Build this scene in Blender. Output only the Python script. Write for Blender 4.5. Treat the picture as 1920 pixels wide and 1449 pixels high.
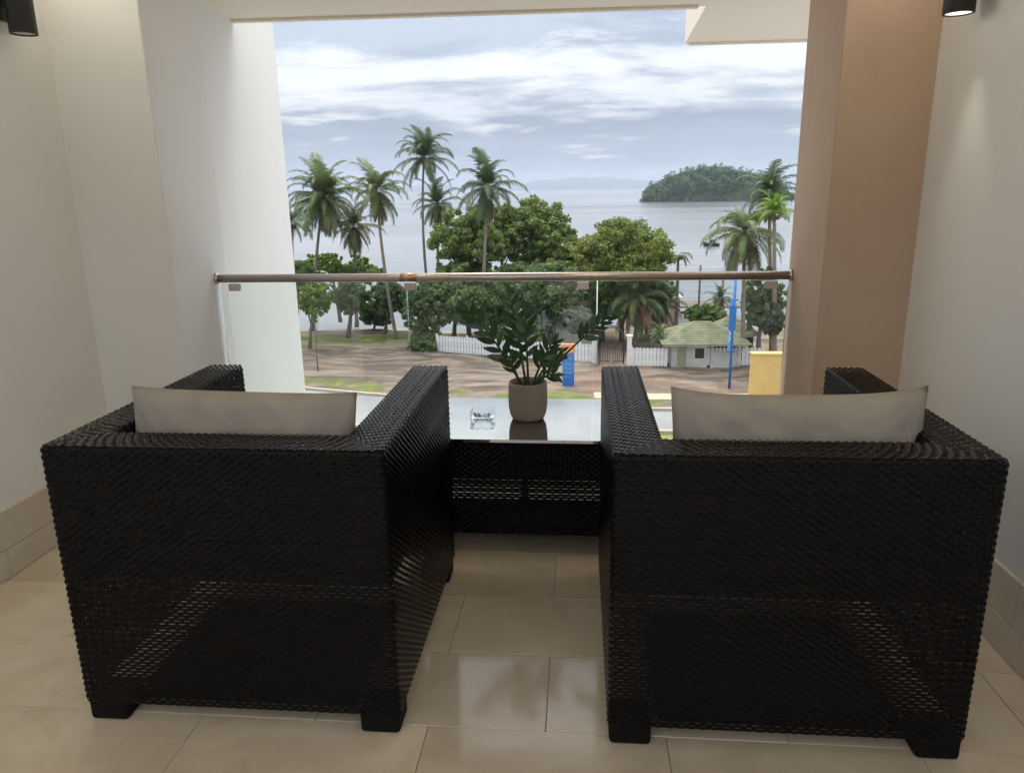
import bpy, bmesh, math, random
import numpy as np
from mathutils import Vector, Matrix, Euler
random.seed(7); rng = np.random.default_rng(7)
R = math.radians
for o in list(bpy.data.objects): bpy.data.objects.remove(o)
S = bpy.context.scene
C = S.collection

# ---------------------------------------------------------------- camera
F_PX, PITCH, YAW, ROLL = 1395.69, 0.258037, 0.0914962, 0.0160515
H = 1.4                                             # eye height above the balcony floor
def cam_axes():
    cp, sp, cy, sy = math.cos(PITCH), math.sin(PITCH), math.cos(YAW), math.sin(YAW)
    cr, sr = math.cos(ROLL), math.sin(ROLL)
    def rot(v):
        x, y, z = v
        xc = x*cy + y*sy; yc = -x*sy + y*cy
        fw = yc*cp - z*sp; dn = -(z*cp + yc*sp)
        return (xc*cr + dn*sr, -xc*sr + dn*cr, fw)
    return np.array([rot(v) for v in ((1,0,0),(0,1,0),(0,0,1))]).T
M = cam_axes()
cam_d = bpy.data.cameras.new('camera'); cam = bpy.data.objects.new('camera', cam_d); C.objects.link(cam)
cam_d.sensor_width = 36; cam_d.sensor_fit = 'HORIZONTAL'; cam_d.lens = F_PX/1920*36
cam_d.clip_start = 0.05; cam_d.clip_end = 30000
mw = Matrix.Identity(4)
for i in range(3):
    mw[i][0] = M[0][i]; mw[i][1] = -M[1][i]; mw[i][2] = -M[2][i]
mw[2][3] = H
cam.matrix_world = mw
S.camera = cam
def ray(px, py): return M.T @ np.array([(px-960)/F_PX, (py-724.5)/F_PX, 1.0])
def on_z(px, py, z):                                # where the sight line meets a level
    w = ray(px, py); t = (z-H)/w[2]; return Vector((w[0]*t, w[1]*t, z))
def at(px, py, d):                                  # where it reaches distance d from the house
    w = ray(px, py); t = d/w[1]; return Vector((w[0]*t, d, w[2]*t+H))

# ---------------------------------------------------------------- sky and sun
SUN_EL, SUN_AZ = R(67), R(-10)                      # azimuth measured from +Y towards +X
SKY_SCALE = 4.15
W = bpy.data.worlds.new('World'); S.world = W; W.use_nodes = True
def world():
    nt = W.node_tree; n = nt.nodes; l = nt.links; n.clear()
    out = n.new('ShaderNodeOutputWorld'); bg = n.new('ShaderNodeBackground'); bg.inputs['Strength'].default_value = 0.1
    sky = n.new('ShaderNodeTexSky'); sky.sky_type = 'NISHITA'; sky.sun_disc = False
    sky.sun_elevation = SUN_EL; sky.sun_rotation = SUN_AZ
    tc = n.new('ShaderNodeTexCoord'); sep = n.new('ShaderNodeSeparateXYZ'); l.new(tc.outputs['Generated'], sep.inputs[0])
    def math_(op, a, b=None, clamp=False):
        m = n.new('ShaderNodeMath'); m.operation = op; m.use_clamp = clamp
        for i, v in enumerate((a, b)):
            if v is None: continue
            if isinstance(v, (int, float)): m.inputs[i].default_value = v
            else: l.new(v, m.inputs[i])
        return m.outputs[0]
    zc = math_('MAXIMUM', sep.outputs['Z'], 0.0)
    den = math_('ADD', zc, 0.14)
    cx = math_('DIVIDE', sep.outputs['X'], den); cy = math_('DIVIDE', sep.outputs['Y'], den)
    comb = n.new('ShaderNodeCombineXYZ'); l.new(cx, comb.inputs[0]); l.new(cy, comb.inputs[1])
    def noise(scale, detail, rough, off, dist=0.0, stretch=(1,1,1)):
        mp = n.new('ShaderNodeMapping'); l.new(comb.outputs[0], mp.inputs[0])
        mp.inputs['Location'].default_value = off; mp.inputs['Scale'].default_value = stretch
        t = n.new('ShaderNodeTexNoise'); t.inputs['Scale'].default_value = scale; t.inputs['Detail'].default_value = detail
        t.inputs['Roughness'].default_value = rough; t.inputs['Distortion'].default_value = dist
        l.new(mp.outputs[0], t.inputs['Vector']); return t.outputs['Fac']
    n1 = noise(1.0, 7, 0.58, (3.3, 1.7, 0), 0.15, (1.0, 1.0, 1))
    n2 = noise(2.6, 8, 0.6, (9.1, 4.2, 0), 0.2, (0.8, 1.0, 1))
    n3 = noise(2.0, 9, 0.62, (1.5, 8.8, 0), 0.25, (0.7, 1.2, 1))
    # layered deck: height above the horizon, broken up by noise
    e = math_('ADD', sep.outputs['Z'], math_('MULTIPLY', math_('SUBTRACT', n1, 0.5), 0.10))
    e = math_('ADD', e, math_('MULTIPLY', math_('SUBTRACT', n2, 0.5), 0.075))
    ramp = n.new('ShaderNodeValToRGB'); cr = ramp.color_ramp
    stops = [(0.0, (.52,.59,.72)), (0.03, (.42,.49,.64)), (0.060, (.37,.43,.57)), (0.084, (.29,.335,.45)), (0.104, (.80,.83,.89)),
             (0.13, (.95,.96,.97)), (0.158, (.90,.92,.95)), (0.176, (.54,.60,.69)), (0.215, (.51,.57,.66)), (0.30, (1.0,1.0,1.0)), (0.48, (1.0,1.0,1.0)), (1.0, (.90,.92,.95))]
    for i, (p, c) in enumerate(stops):
        el = cr.elements[i] if i < 2 else cr.elements.new(p)
        el.position = p; el.color = (*c, 1)
    l.new(e, ramp.inputs[0])
    # darker grey streaks and paler wisps
    st = n.new('ShaderNodeValToRGB'); st.color_ramp.elements[0].position = .48; st.color_ramp.elements[1].position = .66
    l.new(n3, st.inputs[0])
    mx = n.new('ShaderNodeMixRGB'); mx.inputs[2].default_value = (.34,.39,.50,1); l.new(ramp.outputs[0], mx.inputs[1])
    l.new(math_('MULTIPLY', st.outputs[0], 0.8), mx.inputs[0])
    wi = n.new('ShaderNodeValToRGB'); wi.color_ramp.elements[0].position = .57; wi.color_ramp.elements[1].position = .67
    n4 = noise(1.7, 7, 0.6, (5.6, 2.9, 0), 0.25, (0.75, 1.1, 1)); l.new(n4, wi.inputs[0])
    mx2 = n.new('ShaderNodeMixRGB'); mx2.inputs[2].default_value = (.97,.97,.98,1); l.new(mx.outputs[0], mx2.inputs[1])
    l.new(math_('MULTIPLY', wi.outputs[0], 0.9), mx2.inputs[0])
    sc = n.new('ShaderNodeVectorMath'); sc.operation = 'SCALE'; l.new(mx2.outputs[0], sc.inputs[0])
    l.new(math_('MULTIPLY', math_('ADD', math_('MULTIPLY', zc, 2.0), 1.0), SKY_SCALE/1.26), sc.inputs['Scale'])   # CIE overcast law: the zenith is brighter than the horizon
    fin = n.new('ShaderNodeMixRGB'); fin.inputs[0].default_value = .93
    l.new(sky.outputs[0], fin.inputs[1]); l.new(sc.outputs[0], fin.inputs[2])
    l.new(fin.outputs[0], bg.inputs['Color']); l.new(bg.outputs[0], out.inputs['Surface'])
world()
sun_d = bpy.data.lights.new('sun', 'SUN'); sun_d.energy = 1.5; sun_d.angle = R(38); sun_d.color = (1, .965, .92)
sun = bpy.data.objects.new('sun', sun_d); C.objects.link(sun)
sdir = Vector((math.sin(SUN_AZ)*math.cos(SUN_EL), math.cos(SUN_AZ)*math.cos(SUN_EL), math.sin(SUN_EL)))
sun.rotation_euler = sdir.to_track_quat('Z', 'Y').to_euler(); sun.location = (0, 0, 60)
vs = S.view_settings; vs.view_transform = 'Standard'; vs.look = 'None'; vs.gamma = 1; vs.use_curve_mapping = False
vs.exposure = 1.38
S.cycles.max_bounces = 10; S.cycles.diffuse_bounces = 7; S.cycles.transparent_max_bounces = 24; S.cycles.volume_bounces = 0
S.cycles.use_denoising = True

# ---------------------------------------------------------------- materials
def mat(name, col, rough=.6, col2=None, scale=8, bump=0.0, bscale=None, metal=0.0, spec=.5, detail=6, contrast=(.35,.65), stretch=(1,1,1), trans=0.0, coords='Object', bdist=.01):
    m = bpy.data.materials.new(name); m.use_nodes = True; nt = m.node_tree; n = nt.nodes; l = nt.links
    b = n['Principled BSDF']; b.inputs['Roughness'].default_value = rough; b.inputs['Metallic'].default_value = metal
    b.inputs['Specular IOR Level'].default_value = spec; b.inputs['Base Color'].default_value = (*col, 1)
    tc = n.new('ShaderNodeTexCoord'); mp = n.new('ShaderNodeMapping'); mp.inputs['Scale'].default_value = stretch
    l.new(tc.outputs[coords], mp.inputs[0])
    if col2 is not None:
        t = n.new('ShaderNodeTexNoise'); t.inputs['Scale'].default_value = scale; t.inputs['Detail'].default_value = detail; t.inputs['Roughness'].default_value = .6
        l.new(mp.outputs[0], t.inputs['Vector'])
        rp = n.new('ShaderNodeValToRGB'); rp.color_ramp.elements[0].position = contrast[0]; rp.color_ramp.elements[1].position = contrast[1]
        rp.color_ramp.elements[0].color = (*col, 1); rp.color_ramp.elements[1].color = (*col2, 1)
        l.new(t.outputs['Fac'], rp.inputs[0]); l.new(rp.outputs[0], b.inputs['Base Color'])
    if bump:
        t2 = n.new('ShaderNodeTexNoise'); t2.inputs['Scale'].default_value = bscale or scale*4; t2.inputs['Detail'].default_value = 5
        l.new(mp.outputs[0], t2.inputs['Vector'])
        bp = n.new('ShaderNodeBump'); bp.inputs['Strength'].default_value = bump; bp.inputs['Distance'].default_value = bdist
        l.new(t2.outputs['Fac'], bp.inputs['Height']); l.new(bp.outputs[0], b.inputs['Normal'])
    if trans:
        tr = n.new('ShaderNodeBsdfTranslucent'); ms = n.new('ShaderNodeMixShader'); ms.inputs[0].default_value = trans
        if col2 is not None: l.new(rp.outputs[0], tr.inputs[0])
        else: tr.inputs[0].default_value = (*col, 1)
        l.new(b.outputs[0], ms.inputs[1]); l.new(tr.outputs[0], ms.inputs[2]); l.new(ms.outputs[0], n['Material Output'].inputs['Surface'])
    return m
def glass_mat(name, tint=(.965,.985,.975), extra=0.0, rough=0.0, ior=1.45):
    m = bpy.data.materials.new(name); m.use_nodes = True; nt = m.node_tree; n = nt.nodes; l = nt.links
    n.remove(n['Principled BSDF'])
    t = n.new('ShaderNodeBsdfTransparent'); t.inputs[0].default_value = (*tint, 1)
    g = n.new('ShaderNodeBsdfGlossy'); g.inputs['Roughness'].default_value = rough; g.inputs['Color'].default_value = (.95,.97,.97,1)
    fr = n.new('ShaderNodeFresnel'); fr.inputs[0].default_value = ior
    a = n.new('ShaderNodeMath'); a.operation = 'ADD'; a.inputs[1].default_value = extra; a.use_clamp = True
    l.new(fr.outputs[0], a.inputs[0])
    ms = n.new('ShaderNodeMixShader'); l.new(a.outputs[0], ms.inputs[0]); l.new(t.outputs[0], ms.inputs[1]); l.new(g.outputs[0], ms.inputs[2])
    l.new(ms.outputs[0], n['Material Output'].inputs['Surface'])
    return m
MT = {}
MT['white_wall'] = mat('white_plaster', (.79,.795,.765), .75, (.83,.835,.805), 1.3, .12, 55, contrast=(.3,.7), bdist=.004)
MT['soffit'] = mat('soffit_paint', (.78,.72,.61), .75, (.82,.76,.65), 1.0, .1, 60, bdist=.004)
MT['tan'] = mat('tan_plaster', (.49,.355,.255), .8, (.56,.415,.305), 2.2, .25, 70, contrast=(.3,.7), bdist=.004)
MT['grout'] = mat('grout', (.34,.28,.20), .9, (.40,.33,.24), 10)
MT['skirting'] = mat('skirting_marble', (.58,.50,.39), .35, (.66,.58,.46), 6, .05)
MT['wicker'] = mat('wicker_strand', (.0028,.0024,.0028), .22, (.0052,.0044,.0048), 30, spec=.15)
MT['wicker_rib'] = mat('wicker_rib', (.012,.010,.010), .5)
MT['frame'] = mat('dark_frame', (.0035,.003,.003), .7, spec=.2)
MT['fabric'] = mat('taupe_fabric', (.35,.32,.275), .95, (.42,.39,.335), 5, .35, 420, spec=.1, bdist=.002)
MT['seat_fabric'] = mat('seat_fabric', (.55,.52,.46), .95, (.60,.57,.51), 5, .3, 300, spec=.1, bdist=.002)
MT['table_glass'] = mat('black_table_glass', (.006,.006,.008), .03, spec=1.0)
MT['table_glass'].node_tree.nodes['Principled BSDF'].inputs['Coat Weight'].default_value = 1.0; MT['table_glass'].node_tree.nodes['Principled BSDF'].inputs['IOR'].default_value = 3.0; MT['table_glass'].node_tree.nodes['Principled BSDF'].inputs['Coat IOR'].default_value = 1.7
MT['steel'] = mat('brushed_steel', (.62,.54,.48), .34, (.68,.59,.52), 3, metal=1.0, stretch=(.4, 30, 30))
MT['copper'] = mat('copper_sleeve', (.62,.40,.28), .3, metal=1.0)
MT['glass'] = glass_mat('clear_glass', (.965,.985,.975), 0.008)
MT['clear'] = glass_mat('ashtray_glass', (.94,.96,.98), 0.0, 0.0, 1.10)
MT['black_metal'] = mat('black_metal', (.012,.012,.012), .45)
MT['pot'] = mat('taupe_ceramic', (.26,.21,.17), .75, (.31,.255,.21), 9, .2, 80, bdist=.003)
MT['soil'] = mat('soil', (.02,.014,.01), .95, (.05,.035,.025), 60, .6, 90)
MT['zz'] = mat('zz_leaf', (.024,.062,.020), .32, (.052,.11,.034), 14, trans=.12)
MT['zz_stem'] = mat('zz_stem', (.04,.075,.03), .5, (.06,.095,.04), 20)

def leaf_mat(name, a, b, c, scale=.55, trans=.25):
    m = bpy.data.materials.new(name); m.use_nodes = True; nt = m.node_tree; n = nt.nodes; l = nt.links
    p = n['Principled BSDF']; p.inputs['Roughness'].default_value = .55; p.inputs['Specular IOR Level'].default_value = .35
    tc = n.new('ShaderNodeTexCoord')
    t = n.new('ShaderNodeTexNoise'); t.inputs['Scale'].default_value = scale; t.inputs['Detail'].default_value = 3; l.new(tc.outputs['Object'], t.inputs['Vector'])
    t2 = n.new('ShaderNodeTexNoise'); t2.inputs['Scale'].default_value = scale*9; t2.inputs['Detail'].default_value = 1; l.new(tc.outputs['Object'], t2.inputs['Vector'])
    ad = n.new('ShaderNodeMath'); ad.operation = 'ADD'; l.new(t.outputs['Fac'], ad.inputs[0]); l.new(t2.outputs['Fac'], ad.inputs[1])
    hf = n.new('ShaderNodeMath'); hf.operation = 'MULTIPLY'; hf.inputs[1].default_value = .5; l.new(ad.outputs[0], hf.inputs[0])
    rp = n.new('ShaderNodeValToRGB'); cr = rp.color_ramp
    cr.elements[0].position = .36; cr.elements[0].color = (*a, 1); cr.elements[1].position = .66; cr.elements[1].color = (*c, 1)
    e = cr.elements.new(.5); e.color = (*b, 1)
    l.new(hf.outputs[0], rp.inputs[0]); l.new(rp.outputs[0], p.inputs['Base Color'])
    tr = n.new('ShaderNodeBsdfTranslucent'); l.new(rp.outputs[0], tr.inputs[0])
    ms = n.new('ShaderNodeMixShader'); ms.inputs[0].default_value = trans
    l.new(p.outputs[0], ms.inputs[1]); l.new(tr.outputs[0], ms.inputs[2]); l.new(ms.outputs[0], n['Material Output'].inputs['Surface'])
    return m
MT['leaf_mid'] = leaf_mat('leaf_mid', (.105,.165,.045), (.185,.265,.072), (.29,.36,.12), trans=.35)
MT['leaf_dark'] = leaf_mat('leaf_dark', (.08,.135,.052), (.14,.215,.08), (.23,.295,.12), trans=.35)
MT['leaf_warm'] = leaf_mat('leaf_warm', (.105,.17,.038), (.19,.26,.06), (.34,.32,.09), trans=.35)
MT['leaf_lime'] = leaf_mat('leaf_lime', (.09,.17,.02), (.15,.25,.03), (.23,.32,.05))
MT['leaf_grey'] = leaf_mat('leaf_grey', (.08,.105,.07), (.13,.16,.11), (.19,.21,.15))
MT['frond'] = leaf_mat('palm_frond', (.085,.125,.050), (.145,.195,.075), (.22,.26,.115), 1.2, .2)
MT['frond_dark'] = leaf_mat('palm_frond_dark', (.055,.095,.050), (.10,.15,.072), (.165,.215,.105), 1.2, .2)
MT['frond_yellow'] = leaf_mat('palm_frond_yellow', (.08,.095,.035), (.12,.135,.05), (.19,.185,.08), 1.2, .2)
MT['frond_lime'] = leaf_mat('palm_frond_lime', (.10,.20,.02), (.17,.30,.03), (.24,.36,.05), 1.2, .25)
MT['frond_dead'] = leaf_mat('palm_frond_dead', (.11,.06,.035), (.17,.095,.06), (.24,.15,.10), 1.2, .1)
MT['bark'] = mat('bark', (.10,.085,.07), .9, (.18,.155,.13), 6, .5, 20, stretch=(1,1,.4))
MT['palm_bark'] = mat('palm_bark', (.17,.145,.12), .9, (.27,.235,.20), 9, .5, 12, stretch=(.3,.3,3))
MT['island_leaf'] = leaf_mat('island_leaf', (.038,.085,.040), (.075,.14,.062), (.15,.215,.105), .12, .15)
MT['asphalt'] = mat('road_concrete', (.22,.22,.225), .85, (.30,.30,.30), .35, .3, 60, bdist=.01)
MT['kerb'] = mat('kerb_concrete', (.40,.35,.27), .85, (.48,.43,.33), 2)
MT['white_paint'] = mat('white_paint', (.72,.73,.76), .6, (.80,.81,.83), 3)
MT['pink_wall'] = mat('pink_plaster', (.50,.33,.28), .8, (.56,.38,.33), 2)
MT['yellow_wall'] = mat('yellow_plaster', (.68,.43,.14), .8, (.74,.49,.18), 2, .2, 40)
MT['roof_green'] = mat('green_roof_tile', (.13,.145,.085), .9, (.25,.255,.155), 1.6)
MT['roof_teal'] = mat('teal_roof', (.08,.20,.13), .6, (.12,.26,.17), 1.5)
MT['roof_pale'] = mat('pale_roof', (.45,.44,.42), .7, (.52,.51,.49), 2)
MT['dark_open'] = mat('dark_interior', (.02,.018,.016), .9)
MT['window'] = mat('window_glass', (.03,.035,.04), .08, spec=.8)
MT['blue'] = mat('blue_paint', (.02,.15,.50), .45, (.03,.18,.55), 3)
MT['blue_light'] = mat('light_blue_paint', (.10,.36,.66), .5)
MT['orange'] = mat('orange_paint', (.78,.24,.05), .5, (.82,.28,.07), 3)
MT['cream'] = mat('cream_print', (.80,.62,.38), .6)
MT['wood'] = mat('weathered_wood', (.12,.09,.07), .85, (.19,.15,.12), 4, .4, 12)
MT['hull'] = mat('navy_hull', (.02,.035,.06), .4)
MT['hull_white'] = mat('white_hull', (.6,.62,.64), .4)
MT['iron'] = mat('dark_iron', (.03,.028,.027), .6)
MT['mountain'] = mat('mountain_forest', (.035,.055,.04), .95, (.06,.08,.055), .004)
MT['island_rock'] = mat('island_rock', (.05,.06,.04), .95, (.09,.09,.06), .1)

def tile_mat():
    m = bpy.data.materials.new('beige_marble'); m.use_nodes = True; nt = m.node_tree; n = nt.nodes; l = nt.links
    b = n['Principled BSDF']; b.inputs['Roughness'].default_value = .16; b.inputs['Specular IOR Level'].default_value = .5
    tc = n.new('ShaderNodeTexCoord'); oi = n.new('ShaderNodeObjectInfo')
    ad = n.new('ShaderNodeVectorMath'); ad.operation = 'ADD'
    mu = n.new('ShaderNodeMath'); mu.operation = 'MULTIPLY'; mu.inputs[1].default_value = 37.0; l.new(oi.outputs['Random'], mu.inputs[0])
    l.new(tc.outputs['Object'], ad.inputs[0]); l.new(mu.outputs[0], ad.inputs[1])
    t = n.new('ShaderNodeTexNoise'); t.inputs['Scale'].default_value = 5; t.inputs['Detail'].default_value = 8; t.inputs['Roughness'].default_value = .62; t.inputs['Distortion'].default_value = .6
    l.new(ad.outputs[0], t.inputs['Vector'])
    rp = n.new('ShaderNodeValToRGB'); cr = rp.color_ramp
    cr.elements[0].position = .30; cr.elements[0].color = (.54,.445,.31,1); cr.elements[1].position = .72; cr.elements[1].color = (.69,.595,.445,1)
    e = cr.elements.new(.5); e.color = (.62,.52,.375,1)
    l.new(t.outputs['Fac'], rp.inputs[0])
    hs = n.new('ShaderNodeHueSaturation'); l.new(rp.outputs[0], hs.inputs['Color'])
    mr = n.new('ShaderNodeMapRange'); mr.inputs['To Min'].default_value = .90; mr.inputs['To Max'].default_value = 1.08; l.new(oi.outputs['Random'], mr.inputs[0]); l.new(mr.outputs[0], hs.inputs['Value'])
    l.new(hs.outputs[0], b.inputs['Base Color'])
    t2 = n.new('ShaderNodeTexNoise'); t2.inputs['Scale'].default_value = 14; t2.inputs['Detail'].default_value = 4; l.new(ad.outputs[0], t2.inputs['Vector'])
    m2 = n.new('ShaderNodeMapRange'); m2.inputs['To Min'].default_value = .06; m2.inputs['To Max'].default_value = .15; l.new(t2.outputs['Fac'], m2.inputs[0]); l.new(m2.outputs[0], b.inputs['Roughness'])
    return m
MT['tile'] = tile_mat()

def ground_mat():
    m = bpy.data.materials.new('dirt_and_grass'); m.use_nodes = True; nt = m.node_tree; n = nt.nodes; l = nt.links
    b = n['Principled BSDF']; b.inputs['Roughness'].default_value = .95; b.inputs['Specular IOR Level'].default_value = .1
    g = n.new('ShaderNodeNewGeometry'); sep = n.new('ShaderNodeSeparateXYZ'); l.new(g.outputs['Position'], sep.inputs[0])
    def nz(scale, detail, stretch=(1,1,1), dist=0, loc=(0,0,0)):
        mp = n.new('ShaderNodeMapping'); mp.inputs['Scale'].default_value = stretch; mp.inputs['Location'].default_value = loc; l.new(g.outputs['Position'], mp.inputs[0])
        t = n.new('ShaderNodeTexNoise'); t.inputs['Scale'].default_value = scale; t.inputs['Detail'].default_value = detail; t.inputs['Distortion'].default_value = dist
        l.new(mp.outputs[0], t.inputs['Vector']); return t.outputs['Fac']
    def ramp(fac, stops):
        r = n.new('ShaderNodeValToRGB'); cr = r.color_ramp
        for i, (p, c) in enumerate(stops):
            e = cr.elements[i] if i < 2 else cr.elements.new(p)
            e.position = p; e.color = (*c, 1) if len(c) == 3 else c
        l.new(fac, r.inputs[0]); return r.outputs[0]
    def mix(fac, a, c):
        x = n.new('ShaderNodeMixRGB')
        for i, v in ((0, fac), (1, a), (2, c)):
            if isinstance(v, tuple): x.inputs[i].default_value = (*v, 1)
            elif isinstance(v, float): x.inputs[i].default_value = v
            else: l.new(v, x.inputs[i])
        return x.outputs[0]
    def mth(op, a, c, clamp=True):
        x = n.new('ShaderNodeMath'); x.operation = op; x.use_clamp = clamp
        for i, v in enumerate((a, c)):
            if isinstance(v, (int, float)): x.inputs[i].default_value = v
            else: l.new(v, x.inputs[i])
        return x.outputs[0]
    dirt = ramp(nz(.42, 8, (.45, 1.1, 1), 1.6), [(.30, (.085,.068,.056)), (.70, (.255,.212,.175)), (.46, (.135,.107,.088)), (.55, (.20,.158,.13))])
    red = ramp(nz(.30, 5, (.8, 1, 1), .8, (4, 2, 0)), [(.47, (0,0,0)), (.60, (1,1,1))])
    mrx = n.new('ShaderNodeMapRange'); mrx.inputs['From Min'].default_value = -9; mrx.inputs['From Max'].default_value = -3; l.new(sep.outputs['X'], mrx.inputs[0])
    dirt = mix(mth('MULTIPLY', mth('MULTIPLY', red, mrx.outputs[0]), .5), dirt, (.30,.19,.14))
    pale = ramp(nz(.8, 6, (.35, 1.3, 1), 2.2, (9, 3, 0)), [(.56, (0,0,0)), (.64, (1,1,1))])
    dirt = mix(mth('MULTIPLY', pale, .5), dirt, (.345,.295,.245))
    # grass: a verge behind the kerb, and the lawn under the palms
    gr = ramp(nz(1.1, 7), [(.30, (.09,.115,.035)), (.72, (.25,.24,.09)), (.52, (.14,.165,.052))])
    att = n.new('ShaderNodeAttribute'); att.attribute_name = 'grass'
    gm = mth('ADD', att.outputs['Fac'], mth('MULTIPLY', mth('SUBTRACT', nz(.55, 6), .5, False), 1.5, False), False)
    gm = ramp(gm, [(.42, (0,0,0)), (.60, (1,1,1))])
    col = mix(gm, dirt, gr)
    at2 = n.new('ShaderNodeAttribute'); at2.attribute_name = 'sand'
    col = mix(at2.outputs['Fac'], col, ramp(nz(1.5, 6), [(.3, (.36,.28,.225)), (.7, (.48,.40,.34))]))
    l.new(col, b.inputs['Base Color'])
    bp = n.new('ShaderNodeBump'); bp.inputs['Strength'].default_value = .6; bp.inputs['Distance'].default_value = .08
    l.new(nz(2.5, 8), bp.inputs['Height']); l.new(bp.outputs[0], b.inputs['Normal'])
    return m
MT['ground'] = ground_mat()

def sea_mat():
    m = bpy.data.materials.new('sea_water'); m.use_nodes = True; nt = m.node_tree; n = nt.nodes; l = nt.links
    b = n['Principled BSDF']; b.inputs['Roughness'].default_value = .14; b.inputs['IOR'].default_value = 1.33
    b.inputs['Specular IOR Level'].default_value = .5
    g = n.new('ShaderNodeNewGeometry')
    def nz(scale, detail, stretch, dist=0):
        mp = n.new('ShaderNodeMapping'); mp.inputs['Scale'].default_value = stretch; l.new(g.outputs['Position'], mp.inputs[0])
        t = n.new('ShaderNodeTexNoise'); t.inputs['Scale'].default_value = scale; t.inputs['Detail'].default_value = detail; t.inputs['Distortion'].default_value = dist
        l.new(mp.outputs[0], t.inputs['Vector']); return t.outputs['Fac']
    rp = n.new('ShaderNodeValToRGB'); rp.color_ramp.elements[0].position = .35; rp.color_ramp.elements[1].position = .65
    rp.color_ramp.elements[0].color = (.115,.13,.145,1); rp.color_ramp.elements[1].color = (.25,.255,.26,1)
    l.new(nz(.012, 5, (.35, 1, 1), .5), rp.inputs[0]); l.new(rp.outputs[0], b.inputs['Base Color'])
    ad = n.new('ShaderNodeMath'); ad.operation = 'ADD'
    l.new(nz(.35, 5, (.35, 1, 1), .3), ad.inputs[0]); l.new(nz(.05, 3, (.3, 1, 1)), ad.inputs[1])
    bp = n.new('ShaderNodeBump'); bp.inputs['Strength'].default_value = .55; bp.inputs['Distance'].default_value = .35
    l.new(ad.outputs[0], bp.inputs['Height']); l.new(bp.outputs[0], b.inputs['Normal'])
    # calm slicks are smoother than ruffled water
    mr = n.new('ShaderNodeMapRange'); mr.inputs['To Min'].default_value = .06; mr.inputs['To Max'].default_value = .30
    l.new(nz(.006, 4, (.25, 1.6, 1), .8), mr.inputs[0]); l.new(mr.outputs[0], b.inputs['Roughness'])
    return m
MT['sea'] = sea_mat()

# ---------------------------------------------------------------- helpers
def tag(o, label=None, cat=None, group=None, kind=None):
    if label: o['label'] = label
    if cat: o['category'] = cat
    if group: o['group'] = group
    if kind: o['kind'] = kind
    return o
def thing(name, loc, label, cat, group=None, rz=0.0):
    o = bpy.data.objects.new(name, None); C.objects.link(o); o.location = loc; o.rotation_euler = (0, 0, rz)
    o.empty_display_size = .2
    return tag(o, label, cat, group)
def link(name, me, parent=None, m=None, smooth=False):
    o = bpy.data.objects.new(name, me); C.objects.link(o); o.parent = parent
    if m is not None and not me.materials: me.materials.append(m)
    if smooth: me.polygons.foreach_set('use_smooth', [True]*len(me.polygons))
    return o
def from_np(name, v, f, m=None, parent=None, smooth=False):
    me = bpy.data.meshes.new(name); v = np.asarray(v, float); f = np.asarray(f, np.int32)
    nf, k = f.shape
    me.vertices.add(len(v)); me.vertices.foreach_set('co', v.ravel())
    me.loops.add(nf*k); me.loops.foreach_set('vertex_index', f.ravel())
    me.polygons.add(nf); me.polygons.foreach_set('loop_start', np.arange(0, nf*k, k, dtype=np.int32))
    me.polygons.foreach_set('loop_total', np.full(nf, k, np.int32))
    me.update(calc_edges=True); me.validate()
    return link(name, me, parent, m, smooth)
def from_bm(name, bm, m=None, parent=None, smooth=False, loc=None):
    me = bpy.data.meshes.new(name); bm.to_mesh(me); bm.free()
    o = link(name, me, parent, m, smooth)
    if loc is not None: o.location = loc
    return o
def add_box(bm, lo, hi, bevel=0.0, seg=2, mtx=None):
    c = [(a+b)/2 for a, b in zip(lo, hi)]; s = [abs(b-a) for a, b in zip(lo, hi)]
    g = bmesh.ops.create_cube(bm, size=1.0)
    vs_ = g['verts']
    for v in vs_: v.co = Vector((v.co.x*s[0]+c[0], v.co.y*s[1]+c[1], v.co.z*s[2]+c[2]))
    if bevel:
        es = list({e for v in vs_ for e in v.link_edges})
        r = bmesh.ops.bevel(bm, geom=es, offset=bevel, segments=seg, affect='EDGES', profile=.5)
        vs_ = list({v for f in r['faces'] for v in f.verts} | {v for v in vs_ if v.is_valid})
    if mtx is not None: bmesh.ops.transform(bm, matrix=mtx, verts=[v for v in vs_ if v.is_valid])
def box(name, lo, hi, m, parent=None, bevel=0.0, seg=2):
    bm = bmesh.new(); add_box(bm, lo, hi, bevel, seg); return from_bm(name, bm, m, parent)
def add_tube(bm, pts, rads, n=8, cap=True):
    pts = [Vector(p) for p in pts]; rings = []
    for i, p in enumerate(pts):
        t = (pts[min(i+1, len(pts)-1)] - pts[max(i-1, 0)]).normalized()
        a = t.cross(Vector((0, 0, 1))) if abs(t.z) < .95 else t.cross(Vector((1, 0, 0)))
        a.normalize(); b = t.cross(a)
        rings.append([bm.verts.new(p + (a*math.cos(2*math.pi*k/n) + b*math.sin(2*math.pi*k/n))*rads[i]) for k in range(n)])
    for i in range(len(rings)-1):
        for k in range(n):
            bm.faces.new((rings[i][k], rings[i][(k+1) % n], rings[i+1][(k+1) % n], rings[i+1][k]))
    if cap:
        bm.faces.new(rings[0][::-1]); bm.faces.new(rings[-1])
def tube(name, pts, rads, m, parent=None, n=8, smooth=True):
    bm = bmesh.new(); add_tube(bm, pts, rads if isinstance(rads, (list, tuple)) else [rads]*len(pts), n)
    bmesh.ops.recalc_face_normals(bm, faces=bm.faces)
    return from_bm(name, bm, m, parent, smooth)
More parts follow.
